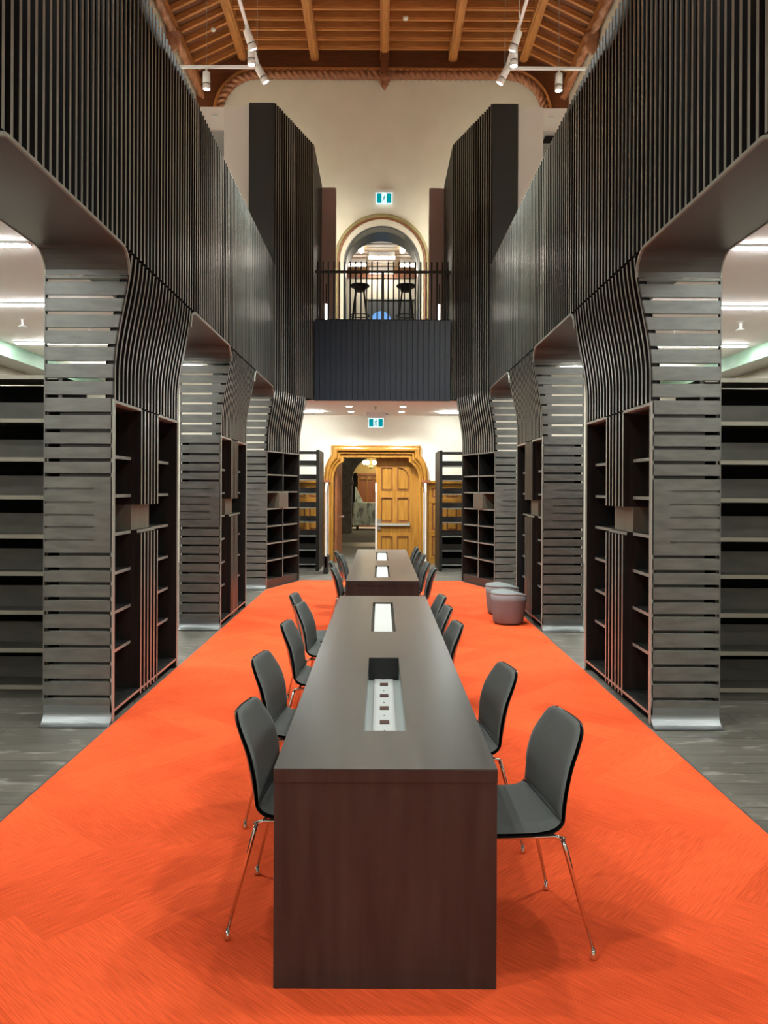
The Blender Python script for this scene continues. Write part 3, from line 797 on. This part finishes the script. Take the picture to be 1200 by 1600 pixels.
for hh in holes_:
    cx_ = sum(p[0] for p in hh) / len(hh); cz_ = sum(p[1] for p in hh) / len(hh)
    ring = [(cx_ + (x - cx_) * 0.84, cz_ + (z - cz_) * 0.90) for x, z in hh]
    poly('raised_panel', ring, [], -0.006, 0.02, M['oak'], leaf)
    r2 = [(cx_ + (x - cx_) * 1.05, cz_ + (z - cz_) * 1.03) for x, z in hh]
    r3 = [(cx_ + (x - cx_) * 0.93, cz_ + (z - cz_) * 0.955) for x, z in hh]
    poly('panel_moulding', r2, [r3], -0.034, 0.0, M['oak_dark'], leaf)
pbar = bx('push_bar', M['edge_metal'], leaf, 0.04, 0.76, -0.09, -0.05, 0.83, 0.88)
bx('bracket', M['shelf_lip'], pbar, 0.03, 0.11, -0.06, -0.025, 0.74, 0.98)
bx('bracket', M['shelf_lip'], pbar, 0.70, 0.76, -0.06, -0.025, 0.81, 0.90)
lf2 = empty('leaf', (-0.90, 0.22, 0)); lf2.parent = dr; lf2.rotation_euler = (0, 0, math.radians(86))
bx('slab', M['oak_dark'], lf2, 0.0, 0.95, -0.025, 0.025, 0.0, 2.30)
hd = build('handle', MB().tube([(0.86, -0.09, 1.0), (0.72, -0.09, 1.0)], 0.014, 8), M['chrome'], lf2)
build('rose', MB().tube([(0.86, -0.03, 1.0), (0.86, -0.09, 1.0)], 0.03, 10), M['chrome'], hd)
# oak wainscot either side of the doorway
for s, w in ((-1, 'left'), (1, 'right')):
    wn_ = empty('trim_wainscot_' + w, (DC + s * 1.16, YW, 0)); tag(wn_, 'golden oak wainscot on the end wall %s of the doorway' % w, kind='structure')
    bx('back_board', M['oak_dark'], wn_, 0, s * 2.4, -0.03, 0, 0.0, 1.80)
    bx('cap_rail', M['oak'], wn_, 0, s * 2.4, -0.10, 0, 1.78, 1.84)
    for z0, z1 in ((0.0, 0.16), (0.62, 0.74), (1.34, 1.46), (1.68, 1.78)):
        bx('rail', M['oak_h'], wn_, 0, s * 2.4, -0.055, -0.03, z0, z1)
    for k in range(8):
        bx('stile', M['oak'], wn_, s * (0.32 * k), s * (0.32 * k + 0.08), -0.05, -0.03, 0.0, 1.78)
    for k in range(7):
        for z0, z1 in ((0.20, 0.58), (0.78, 1.30), (1.50, 1.64)):
            bx('panel', M['oak'], wn_, s * (0.32 * k + 0.115), s * (0.32 * k + 0.285), -0.045, -0.03, z0, z1)

# rooms beyond the doorway
lb = bx('floor_lobby', M['stone'], None, -3.2, 3.2, YW + 0.0, 34.0, -0.2, -0.003); lb.data.materials[0] = grain('grey_lobby_carpet', (0.085, 0.08, 0.066), (0.11, 0.104, 0.088), 0.9, (3, 3, 3))
tag(lb, 'dim grey floor of the lobby beyond the doorway', kind='structure')
bx('pale_band', M['floor'], lb, -3.0, 3.0, 22.0, 23.6, -0.003, 0.002)
bx('pale_floor', M['white_wall'], lb, -1.2, 2.0, 31.6, 33.4, -0.003, 0.002)
for s, w in ((-1, 'left'), (1, 'right')):
    tag(bx('wall_lobby_' + w, M['stone'], None, s * 2.6, s * 2.8, YW + 0.31, 33.7, 0.0, 4.0), 'grey stone %s wall of the lobby beyond the doorway' % w, kind='structure')
tag(bx('ceiling_lobby', M['cream'], None, -2.8, 2.8, YW + 0.31, 33.7, 3.6, 3.7), 'dim cream ceiling of the lobby beyond the doorway', kind='structure')
ah = [(-1.08, 0.0), (-1.08, 1.9)] + [(0.1 + 1.18 * math.cos(a), 1.95 + 1.0 * math.sin(a)) for a in [PI - PI * i / 20 for i in range(1, 21)]] + [(1.28, 0.0)]
st = poly('wall_lobby_arch', [(-2.6, -0.0), (-1.08, 0.0)] + ah[1:-1] + [(1.28, 0.0), (2.6, 0.0), (2.6, 3.6), (-2.6, 3.6)], [], 28.7, 29.1, M['stone'])
tag(st, 'grey stone archway across the lobby beyond the doorway', kind='structure')
bx('impost', M['stone'], st, -1.42, -1.02, 28.6, 28.7, 1.80, 1.95)
lw = bx('wall_lobby_far', M['cream'], None, -2.6, 2.6, 33.5, 33.7, 0.0, 3.6)
lw.data.materials[0] = principled('ochre_plaster', (0.50, 0.36, 0.12), 0.8)
tag(lw, 'ochre far wall of the lobby with red wood panelling', kind='structure')
bx('dark_doorway', M['backing'], lw, -1.55, -1.02, 33.40, 33.5, 0.0, 2.35)
bx('panelling', M['oak_dark'], lw, -1.0, 2.4, 33.42, 33.5, 0.0, 2.05)
bx('carved_frieze', M['oak'], lw, -1.0, 2.4, 33.36, 33.5, 2.05, 2.22)
for k in range(12):
    build('rosette', MB().tube([(-0.88 + 0.26 * k, 33.36, 2.135), (-0.88 + 0.26 * k, 33.33, 2.135)], 0.06, 10), M['oak_dark'], lw)
for k in range(9):
    bx('panel_batten', M['oak'], lw, -1.0 + 0.38 * k, -0.96 + 0.38 * k, 33.39, 33.42, 1.0, 2.05)
bx('cornice', M['oak_dark'], lw, -1.05, 2.4, 33.3, 33.5, 2.22, 2.32)
pt = thing('covered_table', 'table under crumpled clear plastic sheeting seen through the open door', 'table', (-0.35, 31.3, 0))
mb = MB(); n_u, n_v = 40, 8
rng = random.Random(3)
per = []
for i in range(n_u):
    a = 2 * PI * i / n_u
    c, s_ = math.cos(a), math.sin(a)
    k = 1 / max(abs(c) / 0.75, abs(s_) / 0.5)
    per.append((c * k, s_ * k))
for j in range(n_v + 1):
    t = j / n_v
    for i, (x, y) in enumerate(per):
        fl = 1 + 0.05 * t + 0.07 * t * math.sin(i * 2.4 + rng.random())
        mb.v.append((x * fl, y * fl, 1.08 - 0.9 * t + 0.02 * rng.random()))
for j in range(n_v):
    for i in range(n_u):
        i2 = (i + 1) % n_u
        mb.f.append((j * n_u + i, j * n_u + i2, (j + 1) * n_u + i2, (j + 1) * n_u + i))
mb.f.append(tuple(range(n_u)))
build('plastic_sheet', mb, M['drape'], pt)
for x in (-0.6, 0.6):
    for y in (-0.38, 0.38): bx('leg', M['black_wood'], pt, x - 0.04, x + 0.04, y - 0.04, y + 0.04, 0, 1.05)
fs = build('folded_sheet', MB().prism([(-0.70, 1.08), (-0.35, 1.08), (-0.68, 1.75)], -0.2, 0.2, 'y'), M['drape'], pt)
ch = thing('chandelier', 'small lit chandelier with glowing globes seen through the open door', 'chandelier', (-0.40, 30.6, 2.55))
build('ring', MB().tube([(0.26 * math.cos(2 * PI * i / 20), 0.26 * math.sin(2 * PI * i / 20), 0.05) for i in range(21)], 0.015, 6, cap=False), M['gold'], ch)
build('rod', MB().tube([(0, 0, 0.0), (0, 0, 1.05)], 0.012, 6), M['gold'], ch)
build('bowl', MB().lathe([(0.01, -0.10), (0.08, -0.06), (0.10, 0.0), (0.03, 0.04)], 12), M['gold'], ch, smooth=True)
for i in range(6):
    a = 2 * PI * i / 6
    build('globe', MB().lathe([(0.01, -0.08), (0.06, -0.05), (0.08, 0.0), (0.06, 0.05), (0.01, 0.08)], 12, (0.26 * math.cos(a), 0.26 * math.sin(a), 0.15)), M['glow_bulb'], ch, smooth=True)
for y, e in ((20.5, 170), (31.5, 160)):  # added bare lights: lobby fill and a boost for the chandelier's glow
    ld = bpy.data.lights.new('lobby_fill', 'POINT'); ld.energy = e; ld.shadow_soft_size = 0.2; ld.color = (1.0, 0.86, 0.66)
    lo = bpy.data.objects.new('lobby_fill', ld); COL.objects.link(lo); lo.location = (0.9, y, 3.2)

# security gates before the doorway
for x, y, w, base in ((-1.06, 14.85, 'left, beside the open bookcase', True), (-0.09, 15.2, 'in the middle, before the door leaves', True), (0.89, 15.2, 'right, beside the open bookcase', True)):
    t = thing('security_gate', 'slim white edged glass security gate ' + w, 'gate', (x, y, 0), group='security gates')
    bx('base', M['dark_plastic'], t, -0.045, 0.045, 0.0, 0.55, 0.0, 0.34 if x < -1 else 0.12)
    prof = [(0.0, 0.12), (0.0, 1.60), (0.10, 1.77), (0.42, 1.77), (0.55, 1.60), (0.55, 0.12)]
    inn = [(0.03, 0.12), (0.03, 1.585), (0.115, 1.735), (0.405, 1.735), (0.52, 1.585), (0.52, 0.12)]
    build('rim', MB().strip(inn, prof, -0.016, 0.016, 'x'), M['gate_white'] if 'gate_white' in M else M['white_plastic'], t, label='white glowing rim')
    build('glass', MB().prism(inn, -0.006, 0.006, 'x'), M['glass'], t)

# open bookcases either side of the doorway
for s, w in ((-1, 'left'), (1, 'right')):
    o = 0.0
    t = thing('open_bookcase', 'dark open-backed bookcase %s of the doorway under the bridge' % w, 'bookcase', (s * 1.235 + (0.0 if s < 0 else -0.06), 0, 0))
    bx('end_slab', M['fin'], t, 0, s * 0.06, 15.38, 16.6, 0.0, 2.43)
    bx('upright', M['black_wood'], t, s * 1.0, s * 1.03, 16.0, 16.4, 0.0, 2.43)
    bx('top_rail', M['black_wood'], t, s * 0.06, s * 1.0, 16.0, 16.06, 2.37, 2.43)
    for z in (2.13, 1.835, 1.55, 1.255, 0.96, 0.67, 0.372, 0.077):
        sh = bx('shelf', M['fin'], t, s * 0.06, s * 1.0, 16.0, 16.30, z - 0.014, z + 0.006)
        bx('book_stop', M['black_wood'], sh, s * 0.06, s * 1.0, 16.22, 16.24, z + 0.006, z + 0.115)
        bx('front_lip', M['edge_metal'], sh, s * 0.06, s * 1.0, 15.99, 16.0, z - 0.016, z + 0.008)
    bx('back_panel', M['backing'], t, s * 0.06, s * 1.0, 16.28, 16.30, 0.0, 0.66)

# ------------------------------------------------------------------ upper room beyond the arch
ur = bx('wall_upper_room', M['cream'], None, -3.0, 3.0, 23.1, 23.2, ZF, 8.3); tag(ur, 'cream far wall of the upper room seen through the arch', kind='structure')
bx('top_band', M['oak_dark'], ur, -3.0, 3.0, 23.0, 23.1, 7.98, 8.22)
bx('grey_panel', M['reveal'], ur, -0.42, 0.95, 23.02, 23.1, ZF, 7.30)
bx('ledge', M['edge_metal'], ur, -0.45, 1.0, 22.95, 23.05, 7.30, 7.33)
wnd = [(-0.02 + 0.30 * math.cos(a), 6.67 + 0.30 * math.sin(a)) for a in [PI * i / 16 for i in range(17)]] + [(-0.32, 6.0), (0.28, 6.0)]
poly('arched_window', wnd, [], 22.98, 23.02, M['sky_blue'], ur, label='blue arched window')
for s, w in ((-1, 'left'), (1, 'right')):
    tag(bx('wall_upper_room_' + w, M['cream'], None, s * 2.8, s * 3.0, YW + 0.31, 23.1, ZF, 8.3), 'cream %s wall of the upper room' % w, kind='structure')
uc = bx('ceiling_upper_room', grain('brown_board_ceiling', (0.26, 0.18, 0.085), (0.33, 0.23, 0.12), 0.5, (0.6, 6, 6)), None, -3.0, 3.0, YW + 0.31, 23.2, 8.22, 8.32)
tag(uc, 'brown boarded ceiling of the upper room seen through the arch', kind='structure')
for k in range(18):
    bx('board_joint', M['oak_dark'], uc, -3.0, 3.0, 17.6 + 0.3 * k, 17.615 + 0.3 * k, 8.208, 8.22)
tag(bx('floor_upper_room', M['fin'], None, -3.0, 3.0, YW + 0.0, 23.2, ZF - 0.2, ZF - 0.005), 'dark floor of the upper room behind the arch', kind='structure')
for x, y, wd, w in ((0.0, 21.3, 0.72, 'highest, in the middle of the arch'), (-0.70, 22.0, 0.50, 'left of the middle'), (0.78, 22.0, 0.50, 'right of the middle'), (0.0, 22.75, 0.74, 'lowest, just above the railing')):
    t = thing('light_bar', 'bright light bar in the upper room, ' + w, 'light', (x, y, 8.12), group='light bars in the upper room')
    bx('tube', M['glow_bar'], t, -wd / 2, wd / 2, -0.04, 0.04, -0.09, -0.03)
    bx('body', M['white_plastic'], t, -wd / 2, wd / 2, -0.05, 0.05, -0.03, 0.10)
for x, w in ((-0.56, 'left'), (0.56, 'right')):
    t = thing('round_lamp', 'small round ceiling lamp on the %s in the upper room' % w, 'lamp', (x, 20.9, 8.2))
    build('globe', MB().lathe([(0.01, -0.14), (0.06, -0.11), (0.075, -0.06), (0.06, -0.01), (0.03, 0.02)], 14), M['glow_bar'], t, smooth=True)

# ------------------------------------------------------------------ aisle lights and shelving
ords = ['nearest', 'second', 'third', 'fourth', 'farthest']
for nm, s in SIDES.items():
    for k, y in enumerate((-2.2, 0.2, 2.6, 5.0, 7.38, 9.8, 12.4, 14.6)):
        if k < 4:
            lab = 'white linear light on the %s aisle ceiling, out of the picture overhead' % nm; grp = '%s aisle overhead lights' % nm
        else:
            lab = 'white linear light on the %s aisle ceiling, %s of the four in view' % (nm, ('nearest', 'second nearest', 'third nearest', 'farthest')[k - 4]); grp = '%s aisle linear lights' % nm
        t = thing('linear_light', lab, 'light', (s * 4.65, y, ZA), group=grp)
        bx('housing', M['white_plastic'], t, -1.27, 1.27, -0.045, 0.045, -0.02, 0.0)
        bx('diffuser', M['glow_white'], t, -1.25, 1.25, -0.03, 0.03, -0.032, -0.02)
    for x, y in ((4.3, 11.3), (5.0, 10.7)):
        q = build('sprinkler', MB().lathe([(0.05, -0.12), (0.06, -0.11), (0.02, -0.09), (0.02, -0.01), (0.06, 0.0)], 10), M['white_plastic'], None, (s * x, y, ZA))
        tag(q, 'small sprinkler head on the %s aisle ceiling, %s' % (nm, 'nearer the pillar' if x < 4.5 else 'nearer the outer wall'), 'sprinkler')
    # metal stack seen beside the nearest pillar
    t = thing('steel_shelving', 'tall grey steel library shelving beside the nearest %s pillar' % nm, 'shelving', (s * 2.5, 6.02, 0))
    w = 2.6
    for xx in (0.0, 1.3, w):
        if xx == 0.0: bx('upright', M['shelf_metal'], t, 0, s * 0.03, 0.0, 0.5, 0.0, 2.52)
        else: bx('upright', M['shelf_metal'], t, s * (xx - 0.02), s * (xx + 0.02), 0.2, 0.3, 0.0, 2.52)
    bx('kick_plate', M['shelf_metal'], t, s * 0.03, s * w, 0.03, 0.06, 0.0, 0.085)
    bx('darkness_sheet', M['backing'], t, s * 0.03, s * w, 0.42, 0.44, 0.0, 2.5)  # black sheet stands in for the darkness beyond the open back
    for z in (2.517, 2.178, 1.873, 1.576, 1.27, 0.978, 0.675, 0.378, 0.09):
        sh = bx('shelf', M['shelf_metal'], t, s * 0.03, s * w, 0.0, 0.40, z - 0.012, z)
        bx('front_lip', M['shelf_lip'], sh, s * 0.03, s * w, -0.012, 0.0, z - 0.02, z + 0.012)
        if z < 2.5:
            bx('book_stop', M['shelf_metal'], sh, s * 0.03, s * w, 0.30, 0.31, z, z + 0.17)

# ------------------------------------------------------------------ suspended tracks and spotlights
TX, TZ = 1.53, 6.86
def aim(o, d):
    o.rotation_euler = Vector(d).to_track_quat('-Z', 'Y').to_euler()
def spot_lamp(parent, loc, power=SPOT_W, size=2.1):
    ld = bpy.data.lights.new('spotlight', 'SPOT'); ld.energy = power; ld.spot_size = size; ld.spot_blend = 0.7
    ld.shadow_soft_size = 0.05; ld.color = (0.95, 1.0, 0.93)
    lo = bpy.data.objects.new('spotlight_lamp', ld); COL.objects.link(lo); lo.parent = parent; lo.location = loc
    return lo
head_me = MB().lathe([(0.030, 0.0), (0.044, -0.008), (0.046, -0.14)], 20).mesh('can', M['white_plastic'], True)
ring_me = MB().lathe([(0.043, -0.140), (0.043, -0.150)], 20).mesh('dark_ring', M['dark_plastic'])
snout_me = MB().lathe([(0.046, -0.150), (0.046, -0.212), (0.040, -0.212), (0.040, -0.20)], 20).mesh('snout', M['white_plastic'], True)
lens_me = MB().lathe([(0.041, -0.205), (0.041, -0.208)], 20).mesh('lens', M['glow_lens'])
for nm, s in SIDES.items():
    tr = thing('light_track', 'thin white suspended light track with cross arm on the %s, hung by wires' % nm, 'light track', (s * TX, 9.5, TZ))
    bx('rail', M['white_plastic'], tr, -0.017, 0.017, -13.0, 0.0, -0.015, 0.015)
    for yy, side in ((0.0, 1), (-4.0, 1), (-8.0, 1), (-12.0, 1)):
        bx('cross_arm', M['white_plastic'], tr, s * 0.0, s * 0.98, yy - 0.017, yy + 0.017, -0.015, 0.015)
    bx('added_uplight', M['glow_added_up'], tr, -0.012, 0.012, -13.0, -0.1, 0.015, 0.019)  # glow strip added on top of the rail to light the ceiling
    for (wx, wy) in ((-0.02, -0.02), (-0.02, -1.0), (-0.02, -1.6), (s * 0.65, 0.0), (0.0, -5.0)):
        build('wire', MB().tube([(wx, wy, 0.0), (wx, wy, 4.15 if abs(wx) < 0.3 else 4.1)], 0.0025 if abs(wx) < .3 else 0.003, 5), M['edge_metal'], tr)
    spots = [((s * 2.18, 9.5), (0.0, 0.05, -1), 'on the cross arm'), ((s * 1.53, 8.62), (-s * 0.35, 0.35, -1), 'nearest to the viewer on the track'),
             ((s * 1.53, 8.95), (0.0, 0.05, -1), 'second from the cross arm on the track'), ((s * 1.53, 9.36), (-s * 0.55, 0.2, -1), 'at the far end of the track')]
    for (x, y), d, w in spots:
        t = thing('spotlight', 'white cylindrical spotlight on the %s, %s' % (nm, w), 'spotlight', (x, y, TZ - 0.06), group='track spotlights')
        aim(t, d)
        put('can', head_me, t); put('dark_ring', ring_me, t); put('snout', snout_me, t); put('lens', lens_me, t)
        build('bracket', MB().tube([(0, 0, -0.02), (0, 0, 0.03)], 0.012, 8), M['white_plastic'], t)
        spot_lamp(t, (0, 0, -0.23))
    for (x, y) in ((s * 0.65, -4.0), (s * 0.95, -4.0), (s * 0.65, -8.0), (s * 0.95, -8.0), (0, -6.0), (s * 0.65, -12.0)):
        h = put('spot_head', head_me, tr, (x, y, -0.03))
        spot_lamp(tr, (x, y, -0.26), SPOT_W * 0.85)

# ------------------------------------------------------------------ reading tables
def table(label, y0, y1, wells, x=0.02):
    t = thing('reading_table', label, 'table', (x, y0, 0))
    Ln = y1 - y0; hw = 0.366; zt = 0.735; th = 0.043
    hs = [[(-0.08, a - y0), (0.08, a - y0), (0.08, b - y0), (-0.08, b - y0)] for (a, b, _) in wells]
    poly_flat('table_top', [(-hw, 0), (hw, 0), (hw, Ln), (-hw, Ln)], hs, zt - th, zt, M['table'], t)
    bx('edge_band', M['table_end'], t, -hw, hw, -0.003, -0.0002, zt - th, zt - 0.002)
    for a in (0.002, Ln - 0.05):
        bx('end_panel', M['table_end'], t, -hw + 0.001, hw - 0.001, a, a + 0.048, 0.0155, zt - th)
    bx('under_rail', M['table_end'], t, -0.025, 0.025, 0.05, Ln - 0.05, zt - 0.20, zt - 0.135)
    for (a, b, openlid) in wells:
        a -= y0; b -= y0
        zb = zt - 0.12
        w = empty('power_well', (0, 0, 0)); w.parent = t
        bx('well_floor', M['tray'] if openlid else M['dark_plastic'], w, -0.10, 0.10, a - 0.01, b + 0.01, zb - 0.01, zb)
        for s in (-1, 1):
            bx('well_side', M['tray'] if openlid else M['dark_plastic'], w, s * 0.082, s * 0.09, a, b, zb, zt - th)
        for yy in (a - 0.01, b):
            bx('well_end', M['tray'] if (openlid and yy == a - 0.01) else M['dark_plastic'], w, -0.082, 0.082, yy, yy + 0.01, zb, zt - th)
        if openlid:
            bx('shroud', M['dark_plastic'], w, -0.082, 0.082, b - 0.012, b - 0.001, zb, zt - 0.002, label='black far end of the open power well')
            pl = bx('socket_plate', M['lid'], w, -0.050, 0.050, a + 0.01, b - 0.015, zb - 0.0, zb + 0.006)
            for k in range(6):
                yy = a + 0.045 + 0.217 * k
                if yy > b - 0.1: break
                bx('socket', M['socket'], pl, -0.020, 0.022, yy - 0.026, yy + 0.026, zb + 0.006, zb + 0.009)
                bx('screw', M['dark_plastic'], pl, -0.003, 0.003, yy + 0.095, yy + 0.102, zb + 0.006, zb + 0.008)
        else:
            bx('lid', M['lid'], w, -0.060, 0.060, a + 0.003, b - 0.05, zt - 0.018, zt - 0.006, label='white closed lid with a black gap around it')
            bx('lid_bed', M['dark_plastic'], w, -0.080, 0.080, a, b, zt - 0.05, zt - 0.03)
    return t
table('long dark brown reading table nearest the viewer with open power well', 2.51, 6.57, [(2.907, 4.17, True), (4.93, 6.2, False)])
table('second dark brown reading table farther back near the doorway', 7.64, 11.6, [(7.97, 9.15, False), (9.84, 11.1, False)])

# ------------------------------------------------------------------ chairs
CTRL = [(.215, .424, .175, .002), (.205, .437, .200, .004), (.10, .438, .222, .008), (0, .431, .226, .012), (-.10, .425, .222, .016), (-.17, .429, .214, .024),
        (-.215, .457, .207, .036), (-.236, .515, .206, .048), (-.249, .57, .212, .055), (-.264, .64, .207, .052), (-.284, .70, .192, .044), (-.300, .752, .168, .034), (-.307, .776, .130, .026)]
def catmull(P, t):
    n = len(P) - 1; x = t * n; i = min(int(x), n - 1); u = x - i
    p0, p1, p2, p3 = P[max(i - 1, 0)], P[i], P[i + 1], P[min(i + 2, n)]
    return [0.5 * ((2 * b) + (-a + c) * u + (2 * a - 5 * b + 4 * c - d) * u * u + (-a + 3 * b - 3 * c + d) * u ** 3) for a, b, c, d in zip(p0, p1, p2, p3)]
def shell_point(t, v, off, ws=1.0):
    x, z, hw, wr = catmull(CTRL, t)
    x2, z2, _, _ = catmull(CTRL, min(t + 0.004, 1)); x1, z1, _, _ = catmull(CTRL, max(t - 0.004, 0))
    d = Vector((x2 - x1, z2 - z1)).normalized()
    nx, nz = d.y, -d.x             # points up on the seat, forward on the back
    h = off + wr * v * v
    return (x + nx * h, v * hw * ws, z + nz * h)
def sheet(t0, t1, offs_top, off_bot, rows, cols, ws):
    mb = MB()
    for top in (True, False):
        for i in range(rows + 1):
            u = i / rows; t = t0 + (t1 - t0) * u
            for j in range(cols + 1):
                v = -1 + 2 * j / cols
                if top:
                    e = max(abs(v), abs(2 * u - 1)); off = off_bot + (offs_top - off_bot) * max(0.0, 1 - e ** 7) ** 0.5
                else: off = off_bot
                mb.v.append(shell_point(t, v, off, ws))
    n = (rows + 1) * (cols + 1); w = cols + 1
    for i in range(rows):
        for j in range(cols):
            a = i * w + j
            mb.f.append((a, a + 1, a + w + 1, a + w)); mb.f.append((n + a, n + a + w, n + a + w + 1, n + a + 1))
    for i in range(rows):
        a = i * w; mb.f.append((a, a + w, n + a + w, n + a)); a = i * w + cols; mb.f.append((a, n + a, n + a + w, a + w))
    for j in range(cols):
        mb.f.append((j, n + j, n + j + 1, j + 1)); a = rows * w + j; mb.f.append((a, a + 1, n + a + 1, n + a))
    return mb
me_shell = sheet(0.0, 1.0, 0.002, -0.010, 36, 12, 1.0).mesh('shell', M['shell'], True)
me_seatpad = sheet(0.015, 0.47, 0.024, 0.002, 18, 14, 0.965).mesh('seat_pad', M['seat_cloth'], True)
me_backpad = sheet(0.475, 0.992, 0.024, 0.002, 22, 14, 0.965).mesh('back_pad', M['seat_cloth'], True)
def frame_mesh(s):
    mb = MB()
    pts = [(.155, s * .170, .408), (.10, s * .165, .413), (-.08, s * .165, .405), (-.17, s * .172, .405), (-.205, s * .178, .395)]
    return mb.tube(pts, 0.008, 8).mesh('seat_rail', M['chrome'], True)
def leg_mesh(fx, s):
    top = (.15, s * .168, .41) if fx > 0 else (-.195, s * .176, .40)
    foot = (.205, s * .235, 0.03) if fx > 0 else (-.288, s * .235, 0.03)
    mid = Vector(top).lerp(Vector(foot), 0.12) + Vector((0, s * 0.004, 0.004))
    return MB().tube([top, tuple(mid), foot], [0.009, 0.009, 0.0065], 8).mesh('leg', M['chrome'], True), foot
rails = {s: frame_mesh(s) for s in (-1, 1)}
legs = [leg_mesh(fx, s) for fx in (1, -1) for s in (-1, 1)]
glide_me = MB().lathe([(0.013, 0.0), (0.014, 0.006), (0.008, 0.018), (0.007, 0.034)], 12).mesh('glide', M['chrome'], True)
cross_me = [MB().tube([(x_, -w_, z_), (x_, w_, z_)], 0.007, 8).mesh('cross_rod', M['chrome'], True) for x_, w_, z_ in ((.12, .165, .410), (-.17, .172, .402))]
def chair(label, x, y, rz):
    t = thing('side_chair', label, 'chair', (x, y, 0.0155), rz, group='chairs along the reading tables')
    put('shell', me_shell, t, label='glossy black outer shell'); put('seat_pad', me_seatpad, t); put('back_pad', me_backpad, t)
    for s in (-1, 1): put('seat_rail', rails[s], t)
    for me in cross_me: put('cross_rod', me, t)
    for me, foot in legs:
        lg = put('leg', me, t, label='thin chrome leg'); put('glide', glide_me, lg, (foot[0], foot[1], 0))
    return t
nth = ['nearest', 'second', 'third', 'fourth', 'fifth']
D = math.radians
left1 = [(-0.245, 3.00, -4), (-0.335, 3.90, -6), (-0.32, 4.88, -3), (-0.32, 5.68, -5), (-0.42, 6.20, -2)]
right1 = [(0.43, 2.87, 8), (0.335, 3.66, 6), (0.215, 4.88, 4), (0.21, 5.56, 2), (0.215, 6.14, 3)]
left2 = [(-0.23, 8.30, -2), (-0.30, 9.04, 3), (-0.24, 9.97, -2), (-0.32, 10.5, 2)]
right2 = [(0.30, 8.32, -2), (0.27, 8.97, 3), (0.28, 10.03, 1), (0.25, 10.6, -2), (0.25, 11.27, 1)]
for lst, side, rz0, tb in ((left1, 'left', 0, 'near table'), (right1, 'right', PI, 'near table'), (left2, 'left', 0, 'far table'), (right2, 'right', PI, 'far table')):
    for k, (x, y, a) in enumerate(lst):
        chair('charcoal padded chair, %s from the viewer on the %s side of the %s' % (nth[k], side, tb), x, y, rz0 + D(a))

# ------------------------------------------------------------------ poufs
def pouf(label, x, y, rz):
    t = thing('pouf', label, 'pouf', (x, y, 0.0155), rz, group='grey poufs')
    n = 36; mb = MB(); tp = MB()
    rows = [(0.175, 0.012, 0), (0.185, 0.03, 0), (0.20, 0.15, 0.25), (0.212, 0.28, 0.7), (0.218, 0.36, 1.0)]
    def ringpt(r, z, tl, a):
        # the top slopes down to one side and bulges
        return (r * math.cos(a) * (1.0 + 0.06 * tl * (math.cos(a) > 0) * math.cos(a)), r * math.sin(a) * 0.95, z - 0.045 * tl * max(0.0, math.cos(a)) ** 1.5)
    for (r, z, tl) in rows:
        for k in range(n): mb.v.append(ringpt(r, z, tl, 2 * PI * k / n))
    for i in range(len(rows) - 1):
        for k in range(n):
            k2 = (k + 1) % n; mb.f.append((i * n + k, i * n + k2, (i + 1) * n + k2, (i + 1) * n + k))
    mb.f.append(tuple(range(n))[::-1]); mb.f.append(tuple((len(rows) - 1) * n + k for k in range(n)))
    build('body', mb, M['pouf'], t, smooth=True)
    trow = [(0.218, 0.36, 1.0), (0.217, 0.378, 1.0), (0.205, 0.392, 1.0), (0.15, 0.402, 0.8), (0.08, 0.405, 0.4), (0.01, 0.406, 0.1)]
    for (r, z, tl) in trow:
        for k in range(n): tp.v.append(ringpt(r, z, tl, 2 * PI * k / n))
    for i in range(len(trow) - 1):
        for k in range(n):
            k2 = (k + 1) % n; tp.f.append((i * n + k, i * n + k2, (i + 1) * n + k2, (i + 1) * n + k))
    tp.f.append(tuple((len(trow) - 1) * n + k for k in range(n))); tp.f.append(tuple(range(n))[::-1])
    build('cushion_top', tp, M['pouf_top'], t, smooth=True)
    build('base', MB().lathe([(0.165, 0.0), (0.17, 0.014)], 30), M['dark_plastic'], t)
    if 'rear' in label: build('strap', MB().tube([(-0.10, -0.17, 0.31), (-0.11, -0.205, 0.29), (-0.11, -0.205, 0.25), (-0.10, -0.17, 0.23)], 0.010, 6), M['dark_plastic'], t)
pouf('front grey felt pouf standing before the middle right pillar', 1.565, 9.40, 0.3)
pouf('rear grey felt pouf half hidden behind the front pouf', 1.60, 10.12, 0.15)
